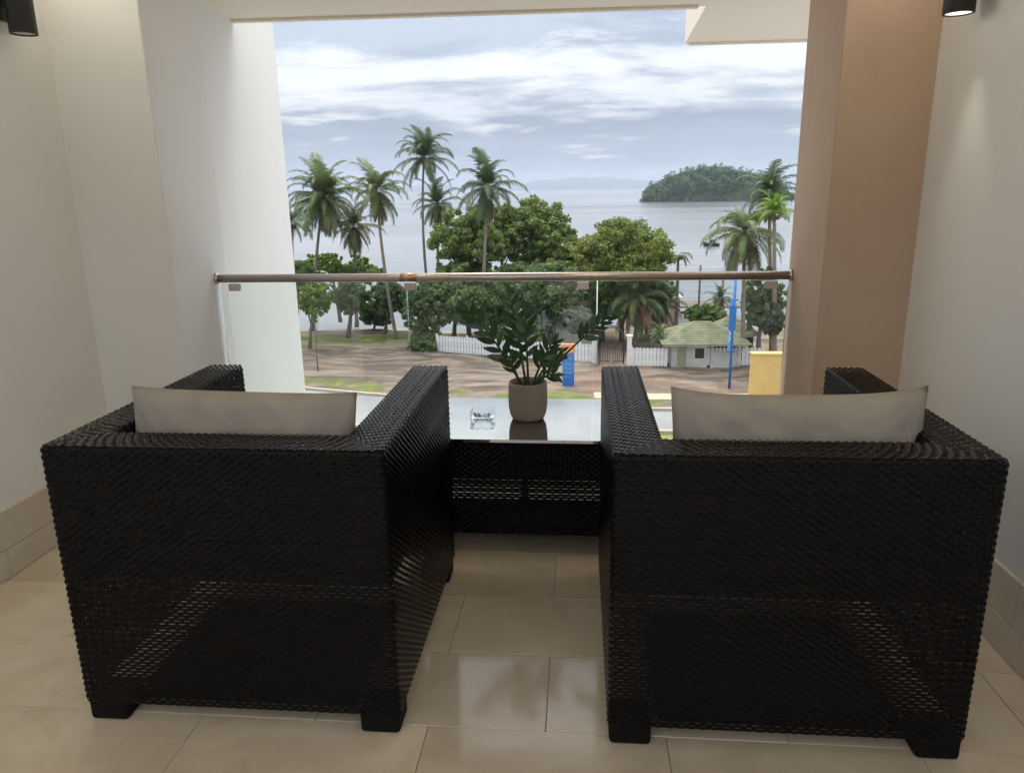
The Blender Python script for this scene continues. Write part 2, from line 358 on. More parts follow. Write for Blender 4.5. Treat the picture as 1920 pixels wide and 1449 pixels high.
def add_prism(bm, poly, z0, z1):
    lo = [bm.verts.new((x, y, z0)) for x, y in poly]; hi = [bm.verts.new((x, y, z1)) for x, y in poly]
    k = len(poly)
    for i in range(k): bm.faces.new((lo[i], lo[(i+1) % k], hi[(i+1) % k], hi[i]))
    bm.faces.new(lo[::-1]); bm.faces.new(hi); bmesh.ops.recalc_face_normals(bm, faces=bm.faces)
def prism(name, poly, z0, z1, m, parent=None, bevel=0):
    bm = bmesh.new(); add_prism(bm, poly, z0, z1)
    if bevel: bmesh.ops.bevel(bm, geom=list(bm.edges), offset=bevel, segments=2, affect='EDGES')
    return from_bm(name, bm, m, parent)
def lathe(name, prof, m, parent=None, n=40):
    bm = bmesh.new(); rings = []
    for r, z in prof:
        rings.append([bm.verts.new((r*math.cos(2*math.pi*k/n), r*math.sin(2*math.pi*k/n), z)) for k in range(n)])
    for i in range(len(rings)-1):
        for k in range(n): bm.faces.new((rings[i][k], rings[i][(k+1) % n], rings[i+1][(k+1) % n], rings[i+1][k]))
    bm.faces.new(rings[0][::-1]); bm.faces.new(rings[-1]); bmesh.ops.recalc_face_normals(bm, faces=bm.faces)
    return from_bm(name, bm, m, parent, True)

# ================================================================ THE BALCONY
GZ, SZ = -8.6, -9.2                                  # street level and sea level
XL, XR, YB = -2.165, 1.31, 3.10                      # side walls, and where the piers step in
PXL, PXR, YR = -1.76, .966, 3.5                      # pier faces, rail line
YBACK = -0.45

# floor of single tiles on a screed
fl = box('balcony_floor', (XL-.25, YBACK, -.26), (XR+.25, 3.62, -.012), MT['grout']); tag(fl, kind='structure')
TW, TD, GAP = .635, .335, .0015
tile_meshes = []
for k in range(4):
    bm = bmesh.new(); add_box(bm, (-TW/2+GAP/2, -TD/2+GAP/2, -.014), (TW/2-GAP/2, TD/2-GAP/2, 0), .0012, 1)
    me = bpy.data.meshes.new('floor_tile'); bm.to_mesh(me); bm.free(); me.materials.append(MT['tile']); tile_meshes.append(me)
row = 0; y = 1.69 - TD*11
while y < 3.58:
    k = round((y-1.69)/TD)
    x0 = -.08 + (0 if k % 2 == 0 else TW/2) - TW*5
    x = x0
    while x < XR+.1:
        a, b = max(x, XL-.02), min(x+TW, XR+.02); c, d = y, min(y+TD, 3.6)
        if b-a > .03 and d-c > .03:
            full = b-a > TW-.001 and d-c > TD-.001
            if full: t = link('floor_tile', tile_meshes[random.randrange(4)], fl)
            else:
                bm = bmesh.new(); add_box(bm, (-(b-a)/2+GAP/2, -(d-c)/2+GAP/2, -.014), ((b-a)/2-GAP/2, (d-c)/2-GAP/2, 0), .0012, 1)
                t = from_bm('floor_tile', bm, MT['tile'], fl)
            t.location = ((a+b)/2, (c+d)/2, random.uniform(-.0004, .0004))
        x += TW
    y += TD

def wall_box(name, lo, hi, m, label, cat='wall', bevel=.006):
    o = box(name, lo, hi, m, None, bevel); return tag(o, label, cat)
ZT = 2.3; ZC = 2.72                                   # beam soffit and inner ceiling
lw = thing('side_wall', (XL, 1.0, 0), 'plain white side wall left of the chairs, with marble skirting', 'wall')
def child(o, p): o.parent = p; o.matrix_parent_inverse = Matrix.Translation(-Vector(p.location)); return o
child(box('wall_panel', (XL-.22, YBACK, -.01), (XL, YB+.02, ZC+.05), MT['white_wall']), lw)
rw = thing('side_wall', (XR, 1.0, 0), 'plain white side wall right of the chairs, lit by a wall lamp', 'wall')
child(box('wall_panel', (XR, YBACK, -.01), (XR+.22, YB+.02, ZC+.05), MT['white_wall']), rw)
for p, x0, x1 in ((lw, XL, XL+.014), (rw, XR-.014, XR)):
    yy = YBACK
    while yy < YB-.01:
        y2 = min(yy+.635, YB-.002)
        child(box('skirting_tile', (x0, yy+.001, .112), (x1, y2-.001, .262), MT['skirting'], None, .002, 1), p)
        xa, xb = (x0, x1+.002) if p is lw else (x0-.002, x1)
        child(box('skirting_tile', (xa, yy+.301, .001), (xb, min(y2+.3, YB-.002)-.001, .110), MT['skirting'], None, .002, 1), p)
        yy += .635
wall_box('pier', (XL-.22, YB+.02, -.01), (PXL, 3.615, ZC+.05), MT['white_wall'], 'white pier with a shaded grey front, left end of the rail')
wall_box('pier', (PXR, YB-.02, -.01), (XR+.22, 3.56, ZC+.05), MT['tan'], 'tan painted pier, brown in shade, at the right end of the rail')
fx, fy = -.16, .985                                   # wing wall, splaying outwards past the rail
def wing():
    p0 = Vector((PXL-.0008, 3.596)); d = Vector((fx, fy)).normalized(); L = 1.62
    p1 = p0+d*L; nn = Vector((-d.y, d.x))*.32
    return [tuple(p0), tuple(p1), tuple(p1+nn), tuple(p0+nn)]
o = prism('wing_wall', wing(), GZ-.5, 3.4, MT['white_wall'], None, .006); tag(o, 'bright white wing wall standing outside the rail, left of the palms', 'wall')
# slab overhead: deeper on the right, with a drip edge
soff = prism('ceiling', [(XL-.6, 3.30), (2.3, 3.30), (2.3, 5.365), (.676, 5.335), (.645, 4.29), (-1.86, 4.225), (XL-.6, 4.205)], ZT, 2.95, MT['soffit']); tag(soff, kind='structure')
box('ceiling_panel', (XL-.6, YBACK, ZC), (2.3, 3.299, 2.93), MT['soffit'], soff)
lip = prism('drip_edge', [(XL-.55, 4.165), (-1.86, 4.183), (.600, 4.247), (.600, 4.285), (-1.86, 4.221), (XL-.55, 4.203)], ZT-.014, ZT-.001, MT['soffit'], soff)
lip2 = prism('drip_edge', [(.70, 5.293), (2.25, 5.322), (2.25, 5.358), (.70, 5.330)], ZT-.014, ZT-.001, MT['soffit'], soff)
# the building under the balcony
bl = thing('hotel_building', (0, 0, GZ), 'white hotel wall below the balcony floor', 'building')
child(box('wall', (XL-4, YBACK, GZ-.4), (XR+4, 3.3, -.27), MT['white_wall']), bl)

# glass rail
rail = thing('glass_railing', (0, YR, 0), 'clear glass balcony railing with a round steel handrail', 'railing')
jx = [PXL+.012, -.82, .069, PXR-.012]
for i in range(3):
    child(box('glass_panel', (jx[i]+.0025, YR-.006, .035), (jx[i+1]-.0025, YR+.006, .985), MT['glass']), rail)
def flange(x, s): return tube('wall_flange', [(x, YR, 1.005), (x+s*.012, YR, 1.005)], .027, MT['steel'], None, 24)
child(tube('handrail', [(PXL+.004, YR, 1.005), (PXR-.004, YR, 1.005)], .0198, MT['steel'], None, 24), rail)
child(flange(PXL+.001, 1), rail); child(flange(PXR-.013, 1), rail)
child(tube('joint_sleeve', [(-.845, YR, 1.005), (-.765, YR, 1.005)], .0204, MT['copper'], None, 24), rail)
for x in (-.80, .02, PXL+.09, PXR-.09):
    child(box('glass_clamp', (x-.028, YR-.013, .945), (x+.028, YR+.013, .979), MT['steel'], None, .003), rail)
child(box('base_shoe', (PXL+.004, YR-.03, .001), (PXR-.004, YR+.03, .05), MT['steel'], None, .003), rail)

# wall lamps, each with an added upward fill light
UP_FILL_W = 27  # strength of the added fill thrown up at the ceiling
def sconce(x, s, y, z0, label, lit):
    r = thing('wall_lamp', (x, y, z0), label, 'lamp', 'wall lamps')
    child(box('back_plate', (min(x, x+s*.025), y-.055, z0+.05), (max(x, x+s*.025), y+.055, z0+.20), MT['black_metal'], None, .004), r)
    child(box('arm', (min(x+s*.02, x+s*.07), y-.02, z0+.10), (max(x+s*.02, x+s*.07), y+.02, z0+.15), MT['black_metal']), r)
    c = Vector((x+s*.09, y, 0))
    bm = bmesh.new(); k = 28
    for ra, rb, za, zb in ((.047, .047, z0, z0+.25),):
        rings = [[bm.verts.new((c.x+q*math.cos(2*math.pi*i/k), y+q*math.sin(2*math.pi*i/k), zz)) for i in range(k)] for q, zz in ((.041, z0+.03), (.041, z0), (.047, z0), (.047, z0+.25), (.041, z0+.25), (.041, z0+.22))]
        for a in range(len(rings)-1):
            for i in range(k): bm.faces.new((rings[a][i], rings[a][(i+1) % k], rings[a+1][(i+1) % k], rings[a+1][i]))
        bm.faces.new(rings[0]); bm.faces.new(rings[-1])
    bmesh.ops.recalc_face_normals(bm, faces=bm.faces)
    child(from_bm('shade', bm, MT['black_metal']), r)
    lens = mat('lamp_lens', (.8,.8,.78), .3)
    if lit:
        b = lens.node_tree.nodes['Principled BSDF']; b.inputs['Emission Color'].default_value = (1, .93, .8, 1); b.inputs['Emission Strength'].default_value = .6
    child(tube('lens', [(c.x, y, z0+.004), (c.x, y, z0+.010)], .040, lens, None, 24), r)
    lu = bpy.data.lights.new('bulb_or_fill', 'SPOT'); lu.energy = UP_FILL_W; lu.spot_size = R(100); lu.spot_blend = 1.0; lu.color = (1, .975, .93); lu.shadow_soft_size = .035  # fill spot added in both lamps to brighten the balcony by ceiling bounce
    uo = bpy.data.objects.new('bulb_or_fill', lu); C.objects.link(uo); uo.location = (c.x, y, z0+.262); uo.rotation_euler = (math.pi, 0, 0); child(uo, r)
    if lit:
        ld = bpy.data.lights.new('bulb_or_fill', 'SPOT'); ld.energy = 1.6; ld.spot_size = R(52); ld.spot_blend = .9; ld.color = (1, .92, .78); ld.shadow_soft_size = .03
        lo = bpy.data.objects.new('bulb_or_fill', ld); C.objects.link(lo); lo.location = (c.x, y, z0-.004); child(lo, r)
        lo.rotation_euler = (0, 0, 0)
sconce(XL, 1, 2.86, 1.99, 'black cylinder lamp high on the left wall, beside the white pier', False)
sconce(XR, -1, 2.76, 1.928, 'black cylinder lamp shining down the right wall', True)

# ---------------------------------------------------------------- woven wicker
def weave(path, prof, nrib, pitch, closed=False, sub=4, amp=.0014, cover=.95, rib_w=.0026):
    """path(tau, d) -> xy, inward normal; prof = list of (d, z). Strands follow path, rows stack along prof."""
    prof = np.array(prof, float); seg = np.linalg.norm(np.diff(prof, axis=0), axis=1); s = np.concatenate([[0], np.cumsum(seg)])
    tg = np.gradient(prof, s, axis=0); tg /= np.linalg.norm(tg, axis=1)[:, None]
    def P(sv): 
        d = np.interp(sv, s, prof[:, 0]); z = np.interp(sv, s, prof[:, 1]); a = np.interp(sv, s, tg[:, 0]); b = np.interp(sv, s, tg[:, 1])
        q = np.sqrt(a*a+b*b); return d, z, -b/q, a/q
    nrow = max(2, int(round(s[-1]/pitch))); pitch = s[-1]/nrow
    tau = np.arange(nrib*sub + (0 if closed else 1))/sub
    V = []; F = []; base = 0
    T = len(tau)
    offs = (-.5*cover, 0.0, .5*cover)
    for j in range(nrow):
        sc = (j+.5)*pitch
        wob = amp*np.cos(np.pi*(tau + j))*(1+.12*rng.standard_normal())
        jit = .04*pitch*rng.standard_normal()
        for k, o_ in enumerate(offs):
            sv = min(max(sc + o_*pitch + jit, 0), s[-1])
            d, z, nd, nz = P(sv)
            xy, nin = path(tau, d)
            n_ = wob + (.0013 if k == 1 else 0)
            V.append(np.column_stack([xy[:, 0] + nin[:, 0]*nd*n_, xy[:, 1] + nin[:, 1]*nd*n_, z + nz*n_]))
        for k in range(2):
            a = base + k*T + np.arange(T if closed else T-1); b = base + k*T + (np.arange(T if closed else T-1)+1) % T
            F.append(np.column_stack([a, b, b+T, a+T]))
        base += 3*T
    ns = max(2, int(s[-1]/.02)); sv = np.linspace(0, s[-1], ns+1)
    d, z, nd, nz = P(sv)
    VR = []; FR = []; rb = 0
    eps = rib_w/.016
    pts = {}
    ks = np.arange(0, nrib + (0 if closed else 1))
    for side in (-1, 1):
        tt = np.clip(ks + side*eps/2*1.0, 0, nrib) if not closed else ks + side*eps/2
        rows = []
        for i in range(ns+1):
            xy, nin = path(tt, d[i]); rows.append(np.column_stack([xy, np.full(len(tt), z[i])]))
        pts[side] = np.stack(rows)        # ns+1, K, 3
    K = len(ks)
    allv = np.concatenate([pts[-1].reshape(-1, 3), pts[1].reshape(-1, 3)])
    n1 = (ns+1)*K
    i, k = np.meshgrid(np.arange(ns), np.arange(K), indexing='ij'); a = (i*K+k).ravel(); b = ((i+1)*K+k).ravel()
    FR = np.column_stack([a, a+n1, b+n1, b])
    V = np.concatenate(V); F = np.concatenate(F)
    return np.concatenate([V, allv]), np.concatenate([F, FR+len(V)])
def straight(p0, p1, nrib, nin):
    p0 = np.array(p0, float); p1 = np.array(p1, float); nin = np.array(nin, float)
    def f(tau, d):
        t = np.asarray(tau)/nrib; xy = p0[None] + (p1-p0)[None]*t[:, None] + nin[None]*d
        return xy, np.repeat(nin[None], len(t), 0)
    return f
def polyarc(pieces, closed, nrib):
    """pieces: function d -> list of ('l',p,q) / ('a',c,r,a0,a1) with fixed rib counts"""
    def f(tau, d):
        tau = np.asarray(tau, float)
        if closed: tau = np.mod(tau, nrib)
        out = np.zeros((len(tau), 2)); nin = np.zeros((len(tau), 2)); t0 = 0
        pcs = pieces(d)
        for i, pc in enumerate(pcs):
            nr = pc[-1]; last = i == len(pcs)-1
            msk = (tau >= t0) & ((tau < t0+nr) | last)
            t = (tau[msk]-t0)/nr
            if pc[0] == 'l':
                p, q = np.array(pc[1]), np.array(pc[2]); out[msk] = p + (q-p)*t[:, None]; nin[msk] = pc[3]
            else:
                c, r, a0, a1 = np.array(pc[1]), pc[2], pc[3], pc[4]; a = a0 + (a1-a0)*t
                e = np.column_stack([np.cos(a), np.sin(a)]); out[msk] = c + r*e; nin[msk] = -e
            t0 += nr
        return out, nin
    return f
def arc(cx, cz, r, a0, a1, n=6): return [(cx+r*math.cos(a0+(a1-a0)*i/n), cz+r*math.sin(a0+(a1-a0)*i/n)) for i in range(n+1)]
CW, CD, CH, BW, RB = .880, .895, .800, .125, .010
Z0 = .062
def chair_shell():
    nS, nA, nB = 64, 2, 60; nrib = 2*nS+2*nA+nB; rc = .015
    def pieces(d):
        return [('l', (d, CD), (d, d+rc), (1, 0), nS), ('a', (d+rc, d+rc), rc, math.pi, 1.5*math.pi, nA),
                ('l', (d+rc, d), (CW-d-rc, d), (0, 1), nB), ('a', (CW-d-rc, d+rc), rc, 1.5*math.pi, 2*math.pi, nA),
                ('l', (CW-d, d+rc), (CW-d, CD), (-1, 0), nS)]
    prof = [(0, Z0+.01*i) for i in range(int((CH-RB-Z0)/.01)+1)]
    prof += arc(RB, CH-RB, RB, math.pi, math.pi/2) + [(RB+i*(BW-2*RB)/8, CH) for i in range(1, 8)] + arc(BW-RB, CH-RB, RB, math.pi/2, 0)
    prof += [(BW, CH-RB-.01*i) for i in range(1, int((CH-RB-.46)/.01))]
    return weave(polyarc(pieces, False, nrib), prof, nrib, 0.0096)
def cushion_mesh(w, d, t, seed, n=26, pinch=.55, dip=0.0):
    """soft cushion standing in the XZ plane (w along x, d along z), thickness t along y, pulled-out corners"""
    r_ = np.random.default_rng(seed); u = np.linspace(-1, 1, n*2); v = np.linspace(-1, 1, n)
    U, Vv = np.meshgrid(u, v, indexing='ij')
    prof = (np.clip(1-np.abs(U)**3.2, 0, 1)**.55)*(np.clip(1-np.abs(Vv)**2.6, 0, 1)**.55)
    ex = U*w/2*(1-.028*(1-Vv**2)); ez = Vv*d/2*(1-(.03+dip)*(1-np.abs(U)**3.5))
    wr = np.zeros_like(U)
    for _ in range(46):
        cu, cv, ang, fr = r_.uniform(-1, 1), r_.uniform(-1, 1), r_.uniform(0, math.pi), r_.uniform(7, 24)
        q = (U-cu)*math.cos(ang)*w/d + (Vv-cv)*math.sin(ang)
        wr += 1.6*(.6-np.abs(np.sin(q*fr*.5))**.7)*np.exp(-(((U-cu)*w/d)**2+(Vv-cv)**2)*5.0)
    wr *= .0060*np.minimum(1, prof*1.5)
    # creases that run in from the corners
    for su in (-1, 1):
        for sv in (-1, 1):
            du, dv = (1-su*U)*w/d, (1-sv*Vv); a = np.arctan2(dv, du+1e-6); rr = np.hypot(du, dv)
            wr += .010*np.cos(a*14+su+sv)*np.exp(-rr*2.2)*np.minimum(1, rr*4)*np.minimum(1, prof*3)
    f1 = np.stack([ex, prof*t/2+wr, ez], -1).reshape(-1, 3); f2 = np.stack([ex, -prof*t/2-wr*.9, ez], -1).reshape(-1, 3)
    N, K = U.shape; i, k = np.meshgrid(np.arange(N-1), np.arange(K-1), indexing='ij'); a = (i*K+k).ravel()
    q1 = np.column_stack([a, a+1, a+K+1, a+K]); q2 = q1[:, ::-1] + len(f1)
    return np.concatenate([f1, f2]), np.concatenate([q1, q2])
def weld(o):
    bm = bmesh.new(); bm.from_mesh(o.data); bmesh.ops.remove_doubles(bm, verts=bm.verts, dist=.0006); bm.to_mesh(o.data); bm.free()
    o.data.polygons.foreach_set('use_smooth', [True]*len(o.data.polygons)); return o

GRP = 'wicker armchairs facing the sea'
ch = thing('armchair', (-1.342, 1.645, 0), 'dark brown wicker armchair left of the glass table, seen from behind', 'armchair', GRP)
v, f = chair_shell(); tag(from_np('woven_shell', v, f, MT['wicker'], ch, True), kind='stuff')
v, f = weave(straight((BW+.004, CD-.012), (CW-BW-.004, CD-.012), 46, (0, -1)), [(0, Z0+.01*i) for i in range(39)], 46, 0.0096)
tag(from_np('front_apron', v, f, MT['wicker'], ch, True), kind='stuff')
for x0 in (0.001, CW-BW+.001):
    v, f = weave(straight((x0, CD+.001), (x0+BW-.002, CD+.001), 8, (0, -1)), [(0, Z0+.01*i) for i in range(int((CH-Z0)/.01))], 8, 0.0108)
    tag(from_np('arm_front', v, f, MT['wicker'], ch, True), kind='stuff')
bm = bmesh.new()                                        # light-tight liner boards added inside the arms and back, above the seat
add_box(bm, (.012, .02, .46), (.05, CD-.01, CH-.012)); add_box(bm, (CW-.05, .02, .46), (CW-.012, CD-.01, CH-.012)); add_box(bm, (.052, .012, .46), (CW-.052, .05, CH-.012))
from_bm('frame', bm, MT['frame'], ch)
box('seat_deck', (.006, .006, .437), (CW-.006, CD-.016, .457), MT['frame'], ch)
box('under_light_block', (.13, .03, .064), (CW-.13, .53, .070), MT['frame'], ch)  # unseen board added to hide the lit floor behind the lower back weave
for x in (.004, CW-.112):
    for yv in (.004, CD-.104):
        box('leg', (x, yv, 0), (x+.108, yv+.10, Z0+.01), MT['frame'], ch, .012, 3)
def copy_tree(o, parent=None):
    c = o.copy(); C.objects.link(c); c.parent = parent
    for k in [x for x in bpy.data.objects if x.parent is o]: copy_tree(k, c)
    return c
ch2 = copy_tree(ch); ch2.location = (.083, 1.648, 0)
ch2['label'] = 'dark brown wicker armchair right of the glass table, seen from behind'
for c_, nm, sd, zc, xo, dip, tl in ((ch, 'left', 3, .655, -.006, .0, -7), (ch2, 'right', 8, .675, .040, .07, -6)):
    r_ = c_.location
    v, f = cushion_mesh(.635, .47, .155, sd, dip=dip)
    b = weld(from_np('back_cushion', v, f, MT['fabric'])); b.location = (r_.x+CW/2+xo-.005, r_.y+BW+.085, zc); b.rotation_euler = (R(tl), R(1.2 if nm == 'left' else -.6), 0)
    tag(b, f'taupe cushion propped against the back of the {nm} armchair, ' + ('flat along its top edge' if nm == 'left' else 'with peaked corners'), 'cushion', 'back cushions on the armchairs')
    bm = bmesh.new(); add_box(bm, (-.305, -.33, 0), (.305, .33, .10), .035, 4)
    sc_ = from_bm('seat_cushion', bm, MT['seat_fabric'], None, True); sc_.location = (r_.x+CW/2, r_.y+.53, .459)
    tag(sc_, f'flat pale seat cushion lying in the {nm} armchair', 'cushion', 'seat cushions on the armchairs')

# ---------------------------------------------------------------- table
tb = thing('coffee_table', (-.205, 2.97, 0), 'low dark wicker table with a black glass top, between the armchairs', 'table')
TWd, TDp, TH = .96, .57, .48
def table_shell():
    nx, ny, na = 58, 34, 2; rc = .025; nrib = 2*nx+2*ny+4*na; x0, x1, y0, y1 = -TWd/2, TWd/2, -TDp/2, TDp/2
    def pieces(d):
        a, b, c, e = x0+d, x1-d, y0+d, y1-d
        return [('l', (a+rc, c), (b-rc, c), (0, 1), nx), ('a', (b-rc, c+rc), rc, 1.5*math.pi, 2*math.pi, na), ('l', (b, c+rc), (b, e-rc), (-1, 0), ny), ('a', (b-rc, e-rc), rc, 0, .5*math.pi, na),
                ('l', (b-rc, e), (a+rc, e), (0, -1), nx), ('a', (a+rc, e-rc), rc, .5*math.pi, math.pi, na), ('l', (a, e-rc), (a, c+rc), (1, 0), ny), ('a', (a+rc, c+rc), rc, math.pi, 1.5*math.pi, na)]
    return weave(polyarc(pieces, True, nrib), [(0, .085+.01*i) for i in range(38)], nrib, 0.0108, True)
v, f = table_shell(); tag(from_np('woven_shell', v, f, MT['wicker'], tb, True), kind='stuff')
box('glass_top', (-TWd/2-.006, -TDp/2-.006, TH-.012), (TWd/2+.006, TDp/2+.006, TH), MT['table_glass'], tb)
box('top_board', (-TWd/2+.012, -TDp/2+.012, TH-.055), (TWd/2-.012, TDp/2-.012, TH-.014), MT['frame'], tb)
box('centre_post', (-.012, -TDp/2+.008, .09), (.012, -TDp/2+.035, TH-.056), MT['frame'], tb)
box('rear_light_block', (-TWd/2+.02, TDp/2-.035, .125), (TWd/2-.02, TDp/2-.012, TH-.056), MT['frame'], tb)  # unseen liner added to stop light leaking through the rear weave
box('floor_light_block', (-TWd/2+.012, -TDp/2+.012, .088), (TWd/2-.012, .02, .10), MT['frame'], tb)  # board added inside to keep lit floor from showing through the front weave
for sx in (-1, 1):
    for sy in (-1, 1):
        box('leg', (sx*(TWd/2-.055)-.045, sy*(TDp/2-.055)-.045, 0), (sx*(TWd/2-.055)+.045, sy*(TDp/2-.055)+.045, .10), MT['frame'], tb, .008)

# ashtray
at_o = thing('ashtray', (-.395, 2.955, TH), 'small clear glass ashtray on the black glass table', 'ashtray')
def ashtray():
    prof = [(.052, 0), (.058, .004), (.060, .034), (.056, .036), (.046, .034), (.040, .012), (.001, .010)]
    bm = bmesh.new(); k = 24; rings = []
    for r_, z in prof:
        rg = []
        for i in range(k):
            a = 2*math.pi*i/k; q = r_/max(abs(math.cos(a)), abs(math.sin(a)))**.75
            zz = z - (.008 if z > .03 and i % 6 == 0 else 0); rg.append(bm.verts.new((q*math.cos(a), q*math.sin(a), zz+.001)))
        rings.append(rg)
    for a in range(len(rings)-1):
        for i in range(k): bm.faces.new((rings[a][i], rings[a][(i+1) % k], rings[a+1][(i+1) % k], rings[a+1][i]))
    bm.faces.new(rings[0][::-1]); bmesh.ops.recalc_face_normals(bm, faces=bm.faces); return bm
from_bm('dish', ashtray(), MT['clear'], at_o, True).scale = (.86, .86, .95)

# potted plant
pp = thing('potted_plant', (-.206, 2.955, TH), 'glossy dark green plant in a taupe round pot on the glass table', 'plant')
lathe('pot', [(.001, .001), (.055, .001), (.066, .006), (.075, .026), (.080, .06), (.081, .10), (.079, .150), (.077, .160), (.072, .160), (.071, .150), (.070, .135), (.001, .135)], MT['pot'], pp)
lathe('soil', [(.001, .133), (.069, .133), (.069, .140), (.001, .146)], MT['soil'], pp, 24)
def leaf_mesh():
    bm = bmesh.new(); n_ = 6; L = 1.0; rows = []
    for i in range(n_+1):
        t = i/n_; w = .185*math.sin(math.pi*min(1, t*.96+.04))**.75*(1.12-.35*t); x = t*L; z = -.10*t*t
        rows.append([bm.verts.new((x, -w, z+.03)), bm.verts.new((x, 0, z)), bm.verts.new((x, w, z+.03))])
    for i in range(n_):
        for k in range(2): bm.faces.new((rows[i][k], rows[i+1][k], rows[i+1][k+1], rows[i][k+1]))
    me = bpy.data.meshes.new('leaf'); bm.to_mesh(me); bm.free(); me.materials.append(MT['zz'])
    me.polygons.foreach_set('use_smooth', [True]*len(me.polygons)); return me
LEAF = leaf_mesh()
def zz_stem(base, tip, sag, nleaf, lsize, start=.30, rad=.006, bend=0.0):
    b, t = Vector(base), Vector(tip); mid = (b+t)/2 + Vector((0, 0, sag))
    pts = [(1-q)**2*b + 2*q*(1-q)*mid + q*q*t for q in [i/12 for i in range(13)]]
    st = tube('stem', pts, [rad*(1-.6*i/12) for i in range(13)], MT['zz_stem'], pp, 7)
    for i in range(nleaf):
        q = start + (1-start)*i/(nleaf-1); p = (1-q)**2*b + 2*q*(1-q)*mid + q*q*t
        dr = (2*(1-q)*(mid-b) + 2*q*(t-mid)).normalized()
        side = dr.cross(Vector((0, -1, .15))).normalized(); up = side.cross(dr).normalized()
        s = 1 if i % 2 else -1
        if i == nleaf-1: d = dr
        else: d = (dr*.75 + side*s*(.85-.25*q) + up*random.uniform(-.25, .35)).normalized()
        y_ = (up if abs(d.dot(up)) < .9 else side).cross(d).normalized(); z_ = d.cross(y_)
        lf = link('leaf', LEAF, st)
        mt = Matrix((d, y_, z_)).transposed().to_4x4(); rl = Matrix.Rotation(random.uniform(-.5, .5), 4, 'X')
        sz = lsize*.9*(.75+.5*math.sin(math.pi*min(1, .25+q*.65)))*random.uniform(.85, 1.15)
        lf.matrix_local = Matrix.Translation(p) @ mt @ rl @ Matrix.Scale(sz, 4)
z_ = .14
zz_stem((-.022, 0, z_), (-.235, -.02, .455), .05, 14, .070, .28)        # long stem to the left
zz_stem((-.008, .015, z_), (-.070, .03, .500), .03, 14, .072, .28)      # tall stem
zz_stem((.004, -.015, z_), (-.005, -.05, .44), .02, 11, .07, .34)
zz_stem((.020, .0, z_), (.345, -.01, .450), .015, 13, .066, .60)        # long stem to the right
zz_stem((.018, -.02, z_), (.105, -.05, .335), .03, 11, .065, .35)
zz_stem((.026, .02, z_), (.125, .05, .265), .03, 9, .062, .4)
zz_stem((-.026, -.02, z_), (-.075, -.07, .285), .02, 8, .055, .4)
zz_stem((.03, -.01, z_), (.115, -.06, .205), .03, 7, .055, .45)

# ================================================================ OUTDOORS
def road_edge(x):                                      # far edge of the road, curving away to the left
    return 33.5 + .030*max(0, 3.7-x)**1.62 if x < 3.7 else 33.5 + .10*(x-3.7)*.3
def terrain():
    xs = np.unique(np.concatenate([np.linspace(-1500, -60, 14), np.linspace(-60, 50, 150), np.linspace(50, 1500, 14)]))
    ys = np.unique(np.concatenate([np.linspace(-1500, -20, 12), np.linspace(-20, 28, 16), np.linspace(28, 64, 74)]))
    X, Y = np.meshgrid(xs, ys, indexing='ij')
    shore = 57.6 + .9*np.sin(X*.16) + .5*np.sin(X*.41+1) - .02*np.clip(X, -60, 50)
    Z = np.full_like(X, GZ) + .07*np.sin(X*.7+Y*.45)*np.clip((Y-37)/4, 0, 1) + .05*np.sin(X*1.7-Y*1.1)*np.clip((Y-38)/4, 0, 1)
    rd = np.vectorize(road_edge)(X)
    Z = np.where(Y < rd+.5, GZ - .012, Z)
    Z = Z + np.where(Y > shore-4.0, -.16*(Y-shore+4.0), 0)
    verge = np.exp(-((Y-rd-1.7)/1.25)**2)*.62
    lawn = np.where((X < -8), np.exp(-((Y-50.6-.1*(X+14))/2.2)**2)*.72, 0) + np.where(X > -7, np.clip((Y-45)/2, 0, 1)*.40, 0)
    sand = np.clip((Y-shore+3.6)/1.2, 0, 1)
    near = np.where((Y < 30.4) & (Y > 28.4), .75, 0)
    v = np.stack([X, Y, Z], -1).reshape(-1, 3); N, K = X.shape
    i, k = np.meshgrid(np.arange(N-1), np.arange(K-1), indexing='ij'); a = (i*K+k).ravel()
    o = from_np('ground', v, np.column_stack([a, a+K, a+K+1, a+1]), MT['ground'], None, True)
    for nm, arr in (('grass', np.clip(verge+lawn+near, 0, 1)), ('sand', sand)):
        at_ = o.data.attributes.new(nm, 'FLOAT', 'POINT'); at_.data.foreach_set('value', arr.ravel().astype(np.float32))
    return tag(o, kind='structure')
terrain()
def strip(name, x0, x1, n, ya, yb, z0, z1, m):
    """a solid strip that follows the kerb line; ya, yb are functions of x"""
    bm = bmesh.new(); rows = []
    for i in range(n+1):
        x = x0+(x1-x0)*i/n; rows.append([bm.verts.new((x, ya(x), z0)), bm.verts.new((x, yb(x), z0)), bm.verts.new((x, yb(x), z1)), bm.verts.new((x, ya(x), z1))])
    for i in range(n):
        for k in range(4): bm.faces.new((rows[i][k], rows[i][(k+1) % 4], rows[i+1][(k+1) % 4], rows[i+1][k]))
    bm.faces.new(rows[0]); bm.faces.new(rows[-1][::-1]); bmesh.ops.recalc_face_normals(bm, faces=bm.faces)
    return tag(from_bm(name, bm, m), kind='structure')
strip('road', -60, 45, 140, lambda x: 30.4+.006*max(0, 2-x)**1.5, lambda x: road_edge(x), GZ-.15, GZ-.006, MT['asphalt'])
kerb = strip('kerb', -60, 45, 140, lambda x: road_edge(x)+.003, lambda x: road_edge(x)+.20, GZ-.15, GZ+.12, MT['kerb'])
strip('kerb', -60, 45, 100, lambda x: 30.2+.006*max(0, 2-x)**1.5, lambda x: 30.397+.006*max(0, 2-x)**1.5, GZ-.15, GZ+.12, MT['kerb'])
